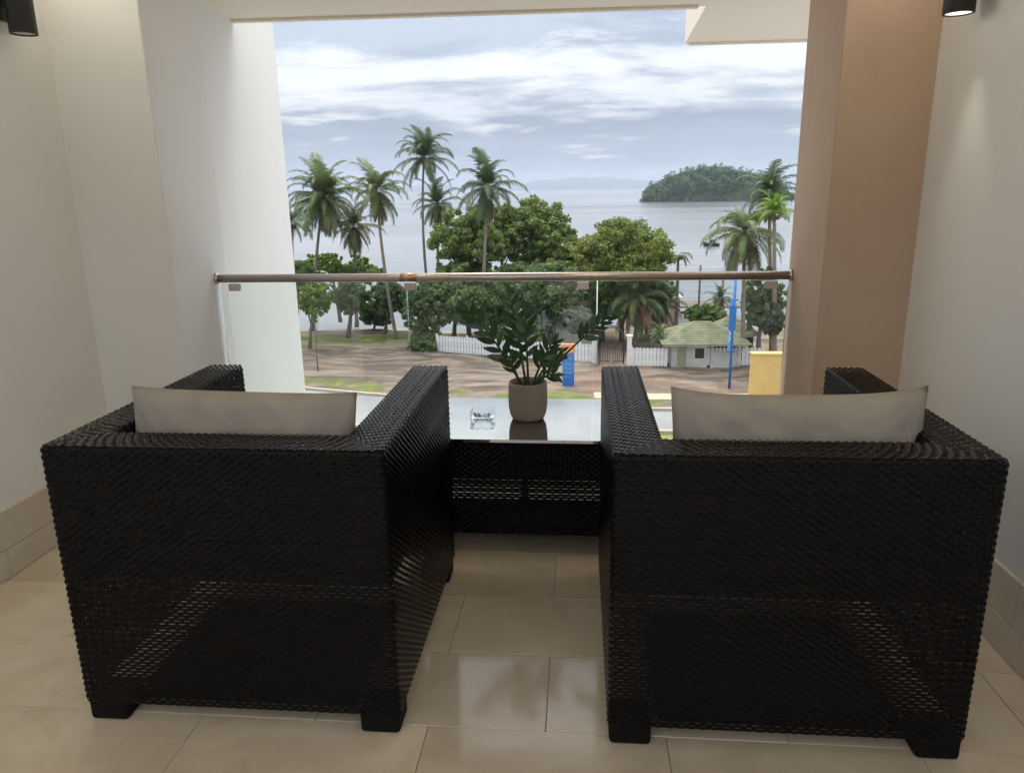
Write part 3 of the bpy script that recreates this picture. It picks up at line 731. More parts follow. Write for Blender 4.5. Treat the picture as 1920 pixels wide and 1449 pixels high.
strip('pavement', .8, 12, 30, lambda x: road_edge(x)+1.9, lambda x: road_edge(x)+3.0, GZ-.1, GZ+.02, MT['kerb'])
tag(box('bounce_slab', (-40, 3.8, GZ-.3), (40, 27.5, GZ+.02), MT['asphalt']), kind='structure')  # unseen grey slab added so light bounced up to the soffit stays neutral
# sea
bm = bmesh.new(); q = [bm.verts.new(p) for p in ((-9000, 50, SZ), (9000, 50, SZ), (9000, 9500, SZ), (-9000, 9500, SZ))]; bm.faces.new(q)
tag(from_bm('sea', bm, MT['sea']), kind='structure')
# mountains on the far shore
def mountains():
    xs = np.linspace(-6500, 1500, 260); ys = np.linspace(8300, 9300, 14); X, Y = np.meshgrid(xs, ys, indexing='ij')
    ridge = 95 + 28*np.sin(X/620+.6) + 16*np.sin(X/233+2) + 8*np.sin(X/97) + 4*np.sin(X/41+1)
    ridge = np.where(X > 500, ridge*np.clip((1150-X)/650, 0, 1), ridge); ridge = ridge*np.where(X < -1200, np.clip(.35+.5*np.sin(X/900+.5)**2, 0, 1), 1)
    prof = np.sin(np.pi*(Y-8300)/1000)**.8
    Z = SZ - 2 + (ridge+10)*prof*(1+.08*np.sin(X/60+Y/80))
    v = np.stack([X, Y, Z], -1).reshape(-1, 3); N, K = X.shape; i, k = np.meshgrid(np.arange(N-1), np.arange(K-1), indexing='ij'); a = (i*K+k).ravel()
    tag(from_np('mountains', v, np.column_stack([a, a+K, a+K+1, a+1]), MT['mountain'], None, True), kind='structure')
mountains()

# ---------------------------------------------------------------- vegetation builders
def leaf_quads(centres, dirs, size, r_):
    """one bent pointed leaf (two triangles sharing an edge) per centre"""
    n_ = len(centres); d = dirs + .9*r_.standard_normal((n_, 3)); d /= np.linalg.norm(d, axis=1)[:, None]
    u = np.cross(d, r_.standard_normal((n_, 3))); u /= np.linalg.norm(u, axis=1)[:, None]; w = np.cross(d, u)
    s = (size*(.5+1.1*r_.random(n_)**1.5))[:, None]
    a = centres - u*s*.5; b = centres + w*s*.30 - d*s*.08; c = centres + u*s*.5; e = centres - w*s*.30 - d*s*.08
    V = np.stack([a, b, c, e], 1).reshape(-1, 3); F = np.arange(n_*4).reshape(-1, 4)
    return V, F
def crown_points(blobs, n_, r_, shell=.62):
    """points through the volume of many overlapping clumps, thinning to the edge"""
    wts = np.array([b[3]**2 for b in blobs]); wts = wts/wts.sum(); idx = r_.choice(len(blobs), n_, p=wts)
    B = np.array(blobs)[idx]; d = r_.standard_normal((n_, 3)); d /= np.linalg.norm(d, axis=1)[:, None]
    q = r_.uniform(shell, 1.04, n_)**.8; P = B[:, :3] + d*(B[:, 3]*q)[:, None]*np.array([1, 1, .82])
    return P, d*np.array([.6, .6, .6]) + np.array([0, 0, .55])
def make_blobs(rx, ry, rz, n_, r_, lo=.17, hi=.34, bottom=-.8):
    out = []
    while len(out) < n_:
        p = r_.uniform(-1, 1, 3)
        if (p**2).sum() > 1 or p[2] < bottom: continue
        rad = r_.uniform(lo, hi)*(1.2-.6*np.linalg.norm(p)); p = p*(1+(.10 if r_.random() < .18 else 0))
        out.append((p[0]*rx*.82, p[1]*ry*.82, p[2]*rz*.82, rad*min(rx, ry, rz*1.2)))
    return out
def tree(name, px, py, d, rx, rz, m, label, n_leaf, seed, size=.26, base=None, ry=None, nb=170, trunk_r=.16, lo=.11, hi=.25, gz=GZ, trunks=1, cat='tree', group='trees along the shore', lean=0):
    r_ = np.random.default_rng(seed); c = at(px, py, d)
    bx = at(base, 620, d).x if base else c.x + r_.uniform(-.3, .3)
    root = thing(name, (bx, d, gz), label, cat, group)
    off = Vector((c.x-bx, 0, c.z-gz))
    blobs = make_blobs(rx, ry or rx*.9, rz, nb, r_, lo, hi)
    P, D = crown_points(blobs, int(n_leaf*2.6), r_, .30); V, F = leaf_quads(P, D, size*.80, r_)
    cr = from_np('crown', V + np.array(off), F, m, root)
    bm = bmesh.new()
    for t in range(trunks):
        sx = (t-(trunks-1)/2)*.5
        top = off + Vector((sx*1.8, 0, -rz*.25))
        p0 = Vector((sx, 0, -.1)); k1 = p0.lerp(top, .45) + Vector((r_.uniform(-.2, .2), r_.uniform(-.2, .2), 0))
        add_tube(bm, [p0, p0.lerp(k1, .5), k1, top], [trunk_r*1.25, trunk_r, trunk_r*.85, trunk_r*.5], 7)
        for i in range(7):
            b = blobs[r_.integers(len(blobs))]; q = off + Vector(b[:3]); s_ = k1.lerp(top, r_.uniform(0, 1))
            add_tube(bm, [s_, s_.lerp(q, .5)+Vector((0, 0, -.12*rz)), q], [trunk_r*.42, trunk_r*.3, trunk_r*.12], 5)
    from_bm('trunk', bm, MT['bark'], root, True)
    return root

def frond_mesh(L, elev, droop, m, r_, nl=42, lw=.062, ll=.72, hang=.5):
    """feather frond leaving the crown at elev, drooping under its weight; rachis plus separate leaflets"""
    V = []; F = []
    N = 14; pts = []; x = z = 0.0; a = elev
    for i in range(N+1):
        pts.append((x, z, a)); st = L/N; x += st*math.cos(a); z += st*math.sin(a); a -= droop/N*(1.5*i/N+.25)
    def add(vs_, fs):
        b = len(V); V.extend(vs_); F.extend([tuple(b+i for i in f_) for f_ in fs])
    for i in range(N):
        w0 = .035*(1-i/N)+.006; w1 = .035*(1-(i+1)/N)+.006
        (x0, z0, _), (x1, z1, _) = pts[i], pts[i+1]
        add([(x0, -w0, z0), (x0, w0, z0), (x1, w1, z1), (x1, -w1, z1)], [(0, 1, 2, 3)])
    for j in range(nl):
        t = .10 + .90*j/(nl-1); q = t*N; i = min(int(q), N-1); fr = q-i
        x0 = pts[i][0]+(pts[i+1][0]-pts[i][0])*fr; z0 = pts[i][1]+(pts[i+1][1]-pts[i][1])*fr; a = pts[i][2]
        l_ = ll*(math.sin(math.pi*min(1, .18+t*.74))**.8)*r_.uniform(.85, 1.12)
        fw = Vector((math.cos(a), 0, math.sin(a))); up = Vector((-math.sin(a), 0, math.cos(a)))
        for s in (-1, 1):
            sp = .55+.4*(1-t)
            d1 = (fw*(.55+.6*t) + Vector((0, s*sp, 0)) + up*.12*r_.uniform(-1, 1.5)).normalized()
            d2 = (d1 + Vector((0, 0, -hang*r_.uniform(.7, 1.4)))).normalized()
            p0 = Vector((x0, 0, z0)); p1 = p0 + d1*l_*.5; p2 = p1 + d2*l_*.5
            wv = fw*lw*.5
            add([tuple(p0-wv), tuple(p0+wv), tuple(p1+wv), tuple(p1-wv), tuple(p2+wv*.3), tuple(p2-wv*.3)], [(0, 1, 2, 3), (3, 2, 4, 5)])
    me = bpy.data.meshes.new('frond'); me.from_pydata(V, [], F); me.materials.append(m); return me
FR = {}
def frond_set(key, m):
    r_ = np.random.default_rng(11); FR[key] = []
    for dv in (0, 1): FR[key] += [frond_mesh(1.0*3.0, R(80)-.1*dv, R(80)+.5*dv, m, r_), frond_mesh(3.0, R(54)+.1*dv, R(120)+.4*dv, m, r_), frond_mesh(3.0, R(26)-.15*dv, R(115)-.4*dv, m, r_, hang=.8+.3*dv),
               frond_mesh(3.0, R(-6)+.1*dv, R(80)+.3*dv, m, r_, hang=.8+.3*dv), frond_mesh(2.8, R(-38), R(55), m, r_, hang=.8), frond_mesh(2.5, R(-66), R(25), m, r_, hang=.6)]
for k, mname in (('g', 'frond'), ('d', 'frond_dark'), ('y', 'frond_yellow'), ('l', 'frond_lime'), ('b', 'frond_dead')): frond_set(k, MT[mname])
def palm(px, py, d, base_px, label, plan, scale, seed, key='g', trunk_r=.13, gz=GZ, key2='y', bend=.0, group='coconut palms on the shore', dead=0):
    """plan = how many fronds of each class from upright to hanging"""
    r_ = np.random.default_rng(seed); c = at(px, py, d); b = at(base_px, 600, d)
    root = thing('palm_tree', (b.x, d, gz), label, 'palm tree', group)
    top = Vector((c.x-b.x, 0, c.z-gz)); mid = top*.5 + Vector((bend, 0, 0))
    pts = [(1-q)**2*Vector((0, 0, -.15)) + 2*q*(1-q)*mid + q*q*top for q in [i/14 for i in range(15)]]
    tube('trunk', pts, [trunk_r*(1.45 if i == 0 else 1.15-.5*i/14) for i in range(15)], MT['palm_bark'], root, 9)
    tl = r_.uniform(-.10, .10, 2)
    for cls, cnt in enumerate(plan):
        a0 = r_.uniform(0, 6.28); cnt = int(cnt*1.35+.5)
        for i in range(cnt):
            kk = key2 if (cls >= 4 and r_.random() < .5) or (cls == 3 and r_.random() < .2) else key
            o = link('frond', FR[kk][cls+6*int(r_.integers(2))], root); o.location = top + Vector((0, 0, r_.uniform(-.05, .12)))
            o.rotation_euler = (r_.uniform(-.2, .2)+tl[0], r_.uniform(-.16, .16)+tl[1], a0 + 6.283*i/cnt + r_.uniform(-.25, .25)); s = scale*1.1*r_.uniform(.72, 1.15); o.scale = (s, s, s)
    for i in range(dead):
        o = link('frond', FR['b'][5], root); o['label'] = 'brown dead frond'; o.location = top + Vector((0, 0, -.15)); s = scale*r_.uniform(.8, 1.05)
        o.rotation_euler = (r_.uniform(-.2, .2), R(8)+r_.uniform(-.1, .14), 6.283*i/dead+r_.uniform(-.3, .3)); o.scale = (s*.75, s*.75, s)
    bm = bmesh.new()
    for i in range(6):
        a = 6.28*i/6; g = bmesh.ops.create_icosphere(bm, subdivisions=1, radius=.13)
        for v_ in g['verts']: v_.co = v_.co + top + Vector((.2*math.cos(a), .2*math.sin(a), -.22))
    from_bm('coconut_cluster', bm, MT['frond_yellow'], root, True)
    return root

# palms, from left to right
palm(547, 420, 47, 545, 'palm half hidden behind the white wing wall, far left', (2, 3, 4, 3, 2, 0), .62, 21, 'd')
palm(606, 372, 54, 584, 'bushy coconut palm with hanging fronds, nearest the wing wall', (6, 8, 9, 9, 10, 9), 1.0, 22, 'g', bend=-.3, dead=3)
palm(663, 425, 56, 668, 'short palm with drooping yellowing fronds, below and between two taller palms', (3, 4, 5, 5, 6, 5), .70, 23, 'y')
palm(706, 358, 50.4, 742, 'leaning coconut palm with a brown skirt of dead fronds', (4, 5, 5, 5, 4, 2), .74, 24, 'g', bend=-.35, dead=9, trunk_r=.12)
palm(795, 296, 55, 812, 'tallest coconut palm, slender, its crown alone against the clouds', (5, 6, 5, 5, 4, 0), .88, 25, 'd', trunk_r=.11, bend=-.75)
palm(820, 384, 57, 822, 'dark palm partly behind the tallest palm trunk', (3, 4, 5, 5, 4, 2), .72, 26, 'd')
palm(914, 350, 48, 900, 'coconut palm rising through the broad green tree crowns', (4, 6, 5, 5, 4, 3), .76, 27, 'd', trunk_r=.12, dead=5)
palm(1396, 436, 43, 1398, 'coconut palm with arching fronds beside the tan pier', (3, 5, 6, 6, 5, 4), .80, 28, 'g', key2='y')
palm(1442, 365, 46, 1452, 'tall palm close to the tan pier, over the island', (4, 5, 5, 4, 3, 2), .72, 29, 'd')
palm(1452, 400, 41, 1460, 'lime green young palm against the tan pier', (4, 5, 4, 3, 0, 0), .42, 30, 'l', key2='l')
palm(1195, 560, 49, 1192, 'pale grey weeping palm behind the garden gate', (2, 4, 5, 6, 6, 6), .80, 31, 'g', key2='b')
palm(1238, 572, 51, 1232, 'greyish palm with dry fronds right of the garden gate', (2, 3, 5, 5, 5, 5), .66, 32, 'd', key2='b')
palm(1350, 560, 55, 1350, 'small dark palm behind the gatehouse roof', (3, 3, 4, 4, 2, 1), .42, 33, 'd')
palm(1272, 478, 52, 1268, 'young palm poking out at the right edge of the domed tree', (0, 0, 2, 3, 1, 0), .40, 34, 'd')
palm(1238, 632, 43.5, 1240, 'small bushy palm beside the white fence and gate post', (4, 4, 4, 2, 0, 0), .32, 35, 'g', group=None)

# broadleaf trees
tree('broadleaf_tree', 876, 455, 52, 3.1, 3.3, MT['leaf_mid'], 'broad rounded green tree behind the tall palm trunk', 9500, 41, base=880)
tree('broadleaf_tree', 1000, 450, 56, 3.6, 3.7, MT['leaf_mid'], 'tall green tree with an uneven top, left of the domed tree', 12000, 42, base=985)
tree('domed_tree', 1170, 486, 50, 4.0, 3.1, MT['leaf_warm'], 'wide domed green tree with yellowish top over the garden', 13000, 43, base=1165, nb=230)
tree('broadleaf_tree', 1072, 508, 53, 2.5, 2.2, MT['leaf_warm'], 'low yellow green tree filling the dip left of the domed tree', 6000, 44, base=1075)
tree('dark_tree', 800, 580, 47.5, 1.9, 2.6, MT['leaf_dark'], 'dark bushy tree at the left end of the white fence', 6000, 45, base=800)
tree('dark_tree', 905, 565, 48.5, 3.0, 2.2, MT['leaf_dark'], 'dark spreading tree behind the left run of white fence', 8500, 46, base=900, lo=.16, hi=.32)
tree('dark_tree', 1045, 545, 48, 2.7, 2.1, MT['leaf_dark'], 'dark spreading tree over the teal roof', 7500, 47, base=1040, lo=.16, hi=.32)
tree('low_tree', 620, 497, 58, 4.2, 1.1, MT['leaf_lime'], 'flat topped bright green tree below the palms, beside the wing wall', 7000, 48, base=640, trunk_r=.14)
tree('small_tree', 592, 560, 47, 1.45, 1.3, MT['leaf_lime'], 'small lime green tree with bare trunk nearest the wing wall', 3600, 49, base=578, trunk_r=.11)
tree('small_tree', 658, 556, 51.5, 1.65, 1.5, MT['leaf_dark'], 'dark green tree with a straight bare trunk on the lawn', 5200, 50, base=652, trunk_r=.17)
tree('small_tree', 735, 555, 52, 1.9, 1.5, MT['leaf_dark'], 'dark green tree right beside the leaning palm trunk', 5200, 51, base=718, trunk_r=.15)
tree('broadleaf_tree', 1432, 565, 45, 1.6, 2.4, MT['leaf_dark'], 'dark leafy tree behind the yellow wall and blue pole', 6500, 52, base=1425)
tree('small_tree', 1448, 600, 40, .75, 1.1, MT['leaf_grey'], 'greyish small tree beside the tan pier above the yellow wall', 2200, 53, base=1450, trunk_r=.07)
tree('shrub', 1322, 590, 49, 1.7, .8, MT['leaf_mid'], 'green shrub mass behind the gatehouse roof', 3500, 54, base=1322, cat='shrub', trunk_r=.08)
tree('shrub', 800, 645, 46.6, 1.5, .8, MT['leaf_dark'], 'dark hedge shrub left of the white fence', 2600, 55, base=800, cat='shrub', trunk_r=.06)
tree('shrub', 1085, 600, 45.5, 1.4, 1.0, MT['leaf_grey'], 'grey green shrub behind the orange and blue sign', 2600, 56, base=1085, cat='shrub', trunk_r=.06)
tree('sapling', 590, 590, 40.8, .35, .55, MT['leaf_lime'], 'thin sapling in the verge beside the road, bare lower stem', 320, 57, size=.2, base=590, trunk_r=.035, nb=10)
tree('shrub', 968, 622, 46.2, 2.6, .75, MT['leaf_dark'], 'dark shrubs just behind the left run of white fence', 3600, 58, base=968, cat='shrub', trunk_r=.06)

tree('broadleaf_tree', 850, 545, 50.5, 2.7, 2.2, MT['leaf_mid'], 'mid green tree filling the gap above the left fence, left of the pot plant', 7000, 61, base=850)
tree('broadleaf_tree', 965, 540, 51, 2.8, 2.2, MT['leaf_dark'], 'dark green tree straight behind the pot plant', 7000, 62, base=965)
tree('broadleaf_tree', 1130, 560, 49.5, 2.6, 2.0, MT['leaf_mid'], 'mid green tree below the domed crown, left of the garden arch', 6500, 63, base=1130)
tree('broadleaf_tree', 1215, 545, 51.5, 2.1, 1.8, MT['leaf_dark'], 'dark tree below the domed crown, right of the garden arch', 5000, 64, base=1215)
tree('small_tree', 705, 590, 54, 1.5, 1.2, MT['leaf_dark'], 'low dark tree at the back of the lawn between two bare trunks', 3500, 65, base=700, trunk_r=.10)

tree('broadleaf_tree', 940, 438, 54.5, 2.5, 2.6, MT['leaf_mid'], 'green tree crown closing the gap between the palm trunk and the tallest broad tree', 7000, 68, base=940)
tree('broadleaf_tree', 1045, 470, 54, 2.2, 2.4, MT['leaf_mid'], 'green tree crown squeezed in just left of the low yellow green tree', 6000, 69, base=1042)
tree('low_tree', 668, 515, 57, 2.6, 1.0, MT['leaf_mid'], 'low mid green foliage under the yellowing short palm', 4500, 66, base=672, trunk_r=.10)
tree('low_tree', 560, 520, 52, 1.8, 1.3, MT['leaf_dark'], 'dark low foliage against the edge of the wing wall', 4000, 67, base=556, trunk_r=.10)

# island
def island():
    w = on_z(1350, 378, SZ); cx, cy = 104.0, w.y+26
    a, b, hgt = 57.0, 30.0, 21.0
    def hz(x, y):
        u = (x-cx)/a; vv = (y-cy)/b; q = 1-(u*u+vv*vv)
        sh = 1.0 - .35*np.clip(u, 0, 1) - .25*np.clip(-u-.35, 0, 1)
        return np.where(q > 0, np.abs(q)**.48*hgt*sh, -4.0*np.abs(q))
    xs = np.linspace(cx-1.15*a, cx+1.15*a, 80); ys = np.linspace(cy-1.15*b, cy+1.15*b, 50); X, Y = np.meshgrid(xs, ys, indexing='ij')
    Z = SZ + hz(X, Y) + .4*np.sin(X*.8)*np.cos(Y*.7); v = np.stack([X, Y, Z], -1).reshape(-1, 3)
    N, K = X.shape; i, k = np.meshgrid(np.arange(N-1), np.arange(K-1), indexing='ij'); q = (i*K+k).ravel()
    tag(from_np('island', v, np.column_stack([q, q+K, q+K+1, q+1]), MT['island_rock'], None, True), kind='structure')
    r_ = np.random.default_rng(5); blobs = []; PV = []; PF = []; nv = 0
    for t_ in np.linspace(math.pi*.93, math.pi*2.07, 90):            # trees down at the waterline
        for sc_ in (.93, .985): blobs.append((cx+a*sc_*math.cos(t_), cy+b*sc_*math.sin(t_), SZ+r_.uniform(.6, 1.6), r_.uniform(1.2, 1.9)))
    for _ in range(320):                                   # and up the steep seaward slope
        u = r_.uniform(-.97, .97); vv = -math.sqrt(1-u*u)*r_.uniform(.80, .995); x, y = cx+u*a, cy+vv*b
        blobs.append((x, y-.4, max(float(SZ+hz(x, y)), SZ+.5)+r_.uniform(-.2, 1.0), r_.uniform(1.2, 2.2)))
    while len(blobs) < 1050:
        u, vv = r_.uniform(-1, 1, 2)
        if u*u+vv*vv > .97 or vv > .35: continue
        x, y = cx+u*a, cy+vv*b; z = float(SZ+hz(x, y)); rad = r_.uniform(1.3, 2.7)*(.75+.4*(1-abs(u)))
        blobs.append((x, y, max(z, SZ+.6)+rad*.6+r_.uniform(0, 1.2), rad))
    P, D = crown_points(blobs, 64000, r_, .7); V, F = leaf_quads(P, D, .85, r_); PV.append(V); PF.append(F); nv += len(V)
    for _ in range(150):                                   # palm heads standing out of the wood
        u, vv = r_.uniform(-.9, 1.0), r_.uniform(-.8, .25)
        if u*u+vv*vv > .9: continue
        x, y = cx+u*a, cy+vv*b; z = float(SZ+hz(x, y))+r_.uniform(3.6, 6.6)
        for i in range(11):
            an = 6.283*i/11+r_.uniform(-.2, .2); el = r_.uniform(-.3, 1.1); L = r_.uniform(1.7, 2.6)
            d0 = np.array([math.cos(an)*math.cos(el), math.sin(an)*math.cos(el), math.sin(el)]); sd = np.cross(d0, [0, 0, 1]); sd /= np.linalg.norm(sd)
            p0 = np.array([x, y, z]); p1 = p0+d0*L*.55; p2 = p1+d0*L*.45+np.array([0, 0, -.55*L])
            PV.append(np.array([p0-sd*.10, p0+sd*.10, p1+sd*.30, p1-sd*.30, p1-sd*.30, p1+sd*.30, p2+sd*.08, p2-sd*.08])); PF.append(np.array([[0, 1, 2, 3], [4, 5, 6, 7]])+nv); nv += 8
        PV.append(np.array([[x-.18, y, z-5], [x+.18, y, z-5], [x+.13, y, z], [x-.13, y, z]])); PF.append(np.array([[0, 1, 2, 3]])+nv); nv += 4
    tag(from_np('island_forest', np.concatenate(PV), np.concatenate(PF), MT['island_leaf']), kind='stuff')
island()

# ---------------------------------------------------------------- garden fence, gate and buildings
PICK = {}
def picket_mesh(w, h):
    bm = bmesh.new(); x = w/2
    poly = [(-x, 0), (x, 0), (x, h-.05), (0, h), (-x, h-.05)]
    lo = [bm.verts.new((px_, -.012, z)) for px_, z in poly]; hi = [bm.verts.new((px_, .012, z)) for px_, z in poly]
    for i in range(5): bm.faces.new((lo[i], lo[(i+1) % 5], hi[(i+1) % 5], hi[i]))
    bm.faces.new(lo[::-1]); bm.faces.new(hi); bmesh.ops.recalc_face_normals(bm, faces=bm.faces)
    me = bpy.data.meshes.new('picket'); bm.to_mesh(me); bm.free(); me.materials.append(MT['white_paint']); return me
def fence(pts, label, h=1.12, step=.205, w=.178):
    p0 = Vector((*pts[0], GZ)); root = thing('picket_fence', p0, label, 'fence', 'white garden fences')
    me = picket_mesh(w, h-.06)
    bm = bmesh.new()
    for (xa, ya), (xb, yb) in zip(pts, pts[1:]):
        a = Vector((xa, ya, GZ)); b = Vector((xb, yb, GZ)); L = (b-a).length; an = math.atan2(b.y-a.y, b.x-a.x); k = int(L/step)
        for i in range(k):
            p = a.lerp(b, (i+.5)/k); o = link('picket', me, root); o.location = p-p0+Vector((0, 0, .06+random.uniform(-.012, .012))); o.rotation_euler = (0, random.uniform(-.01, .01), an)
        for z in (.28, .85):
            mt = Matrix.Translation((a+b)/2-p0+Vector((0, 0, z))) @ Matrix.Rotation(an, 4, 'Z'); add_box(bm, (-L/2, .014, -.04), (L/2, .054, .04), mtx=mt)
        for i in range(int(L/2.2)+1):
            p = a.lerp(b, min(1, i*2.2/L))-p0; post = box('post', (p.x-.06, p.y+.056, -.1), (p.x+.06, p.y+.176, h+.06), MT['white_paint'], root)
    from_bm('rail', bm, MT['white_paint'], root)
    return root
fence([(-9.03, 46.2), (-4.2, 44.5), (.80, 43.4)], 'white picket fence left of the garden gate, behind the pot plant')
fence([(3.05, 42.45), (5.10, 42.30)], 'short white picket fence between the gate and the gatehouse')
fence([(7.35, 42.6), (10.6, 42.6)], 'white picket fence right of the gatehouse behind the blue pole')
for x, yv, lb in ((.93, 43.35, 'white gate post left of the garden gate'), (2.93, 42.5, 'white gate post right of the garden gate')):
    gp = thing('gate_post', (x, yv, GZ), lb, 'post', 'white gate posts')
    box('shaft', (-.13, -.13, -.1), (.13, .13, 1.75), MT['white_paint'], gp, .01); box('cap', (-.18, -.18, 1.751), (.18, .18, 1.85), MT['white_paint'], gp, .02)
gt = thing('garden_arch', (1.93, 43.0, GZ), 'dark iron arch over the brown path between white gate posts', 'arch')
bm = bmesh.new()
for yo in (-.25, .25):
    pts = [(-.72, yo, 0), (-.72, yo, 1.5)] + [(-.72*math.cos(math.pi*i/10), yo, 1.5+.75*math.sin(math.pi*i/10)) for i in range(1, 10)] + [(.72, yo, 1.5), (.72, yo, 0)]
    add_tube(bm, pts, [.035]*len(pts), 6)
from_bm('hoop', bm, MT['iron'], gt, True)
bm = bmesh.new()
for i in range(9): 
    a = math.pi*i/8; add_tube(bm, [(-.72*math.cos(a), -.25, 1.5+.75*math.sin(a)), (-.72*math.cos(a), .25, 1.5+.75*math.sin(a))], [.022]*2, 5)
from_bm('crosspiece', bm, MT['iron'], gt)
gq = thing('garden_gate', (1.93, 42.98, GZ), 'low dark iron bar gate under the arch', 'gate')
for s in (-1, 1):
    for i in range(5): tube('bar', [(s*(.10+.13*i), 0, .1), (s*(.10+.13*i), 0, 1.0+.2*i/4)], .016, MT['iron'], gq, 5)
    tube('rail', [(s*.07, 0, .2), (s*.66, 0, .2)], .02, MT['iron'], gq, 5); tube('top_rail', [(s*.07, 0, 1.0), (s*.66, 0, 1.2)], .02, MT['iron'], gq, 5)
o = prism('path', [(1.15, 41.0), (2.75, 41.0), (2.6, 52), (1.6, 52)], GZ-.1, GZ+.085, mat('path_dirt', (.13,.095,.075), .95, (.20,.15,.12), 1.5)); tag(o, kind='structure')

def hip_roof(name, x0, x1, y0, y1, z, h, m, parent, courses=7):
    """hip roof laid in stepped courses of tiles"""
    bm = bmesh.new(); cx = (x0+x1)/2; cy = (y0+y1)/2; rl = max(0.15, (x1-x0)-(y1-y0))/2
    for i in range(courses):
        a = i/courses; b = (i+1)/courses
        def ring(t, zz):
            hx = (x1-x0)/2*(1-t)+rl*t; hy = (y1-y0)/2*(1-t)+.02*t
            return [bm.verts.new((cx+sx*hx, cy+sy*hy, zz)) for sx, sy in ((-1,-1),(1,-1),(1,1),(-1,1))]
        r0 = ring(a, z+h*a+.03); r1 = ring(b, z+h*b+.008); r00 = ring(a, z+h*a-.02)
        for k in range(4): bm.faces.new((r0[k], r0[(k+1) % 4], r1[(k+1) % 4], r1[k])); bm.faces.new((r00[k], r00[(k+1) % 4], r0[(k+1) % 4], r0[k]))
        if i == 0: bm.faces.new(r00[::-1])
    return from_bm(name, bm, m, parent)
# gatehouse
MT['off_white'] = mat('stained_white_paint', (.46,.46,.45), .75, (.62,.62,.61), 1.8)
gh = thing('gatehouse', (6.6, 43.9, GZ), 'small white gatehouse with a dull mossy green hipped roof', 'building')
box('wall', (-1.25, -1.4, -.1), (.75, 1.4, 1.30), MT['off_white'], gh)
box('door', (-.92, -1.425, .02), (-.42, -1.402, 1.2), mat('door_paint', (.30,.33,.22), .6), gh)
w_ = box('window', (.02, -1.43, .45), (.62, -1.402, 1.12), MT['white_paint'], gh); box('pane', (.06, -1.436, .49), (.58, -1.431, 1.08), MT['window'], w_)
box('post', (.95, -1.5, -.1), (1.10, -1.35, 1.29), MT['off_white'], gh); box('post', (2.45, -1.5, -.1), (2.60, -1.35, 1.29), MT['off_white'], gh)
box('counter', (1.11, -1.48, -.05), (2.44, -1.38, .85), MT['off_white'], gh)
box('eave_board', (-1.75, -1.95, 1.305), (2.95, 1.95, 1.40), MT['white_paint'], gh)
hip_roof('roof', -1.90, 3.10, -2.1, 2.1, 1.41, 1.0, MT['roof_green'], gh, 13)
# hut behind, right end
h2 = thing('hut', (9.4, 46.6, GZ), 'low dark hut with a faded green roof right of the gatehouse', 'building')
box('wall', (-1.2, -1.0, -.1), (1.2, 1.0, 1.3), MT['dark_open'], h2); hip_roof('roof', -1.6, 1.6, -1.4, 1.4, 1.31, .9, MT['roof_green'], h2, 4)
box('eave_board', (-1.3, -1.25, 1.18), (1.3, -1.05, 1.295), MT['white_paint'], h2)
# teal roofed building
tr = thing('garden_building', (-1.0, 49.6, GZ), 'low building with a teal sheet roof behind the fence and sign', 'building')
box('wall', (-2.2, -1.2, -.1), (2.2, 1.6, 1.7), MT['roof_pale'], tr)
for x in (-1.3, .4):
    w_ = box('window', (x, -1.23, .7), (x+.9, -1.202, 1.4), MT['white_paint'], tr); box('pane', (x+.06, -1.236, .76), (x+.84, -1.231, 1.34), MT['window'], w_)
bm = bmesh.new(); add_prism(bm, [(-2.6, -1.9), (2.6, -1.9), (2.6, 2.2), (-2.6, 2.2)], 1.72, 1.78)
for v_ in bm.verts: v_.co.z += (v_.co.y+1.9)*.38
from_bm('roof', bm, MT['roof_teal'], tr)
bm = bmesh.new()
for i in range(14):
    x = -2.5+i*.385; add_tube(bm, [(x, -1.9, 1.80), (x, 2.2, 1.80+4.1*.38)], [.03, .03], 5)
from_bm('roof_rib', bm, MT['roof_teal'], tr)
# pink beach building
pk = thing('beach_building', (6.35, 56.2, GZ), 'pink walled beach building with a pale roof, behind the weeping palms', 'building')
box('wall', (-1.0, -1.2, -.3), (1.0, 1.2, 2.2), MT['pink_wall'], pk); hip_roof('roof', -1.25, 1.25, -1.45, 1.45, 2.21, .75, MT['roof_pale'], pk, 4)
w_ = box('window', (-.5, -1.23, .9), (.3, -1.202, 1.7), MT['white_paint'], pk); box('pane', (-.44, -1.236, .96), (.24, -1.231, 1.64), MT['window'], w_)
# jetty frame on the shore
jt = thing('jetty', (9.6, 60.5, SZ), 'dark timber jetty frame with a tall mast standing at the shore', 'jetty')
for x in (-1.7, 0, 1.8): tube('post', [(x, 0, -.6), (x, 0, 3.9 if x else 4.6)], .09, MT['wood'], jt, 7)
box('crossbeam', (-1.9, -.08, 3.55), (3.4, .08, 3.72), MT['wood'], jt); box('deck', (-1.9, -.1, 1.2), (3.4, 3.5, 1.32), MT['wood'], jt)

# yellow wall
yl = thing('yellow_wall', (9.0, 33.9, GZ), 'yellow plastered wall end beside the tan pier', 'wall')
box('wall', (-1.15, -.2, -.2), (1.9, .2, 2.62), MT['yellow_wall'], yl, .02); box('coping', (-1.2, -.25, 2.622), (1.95, .25, 2.70), MT['yellow_wall'], yl, .01)

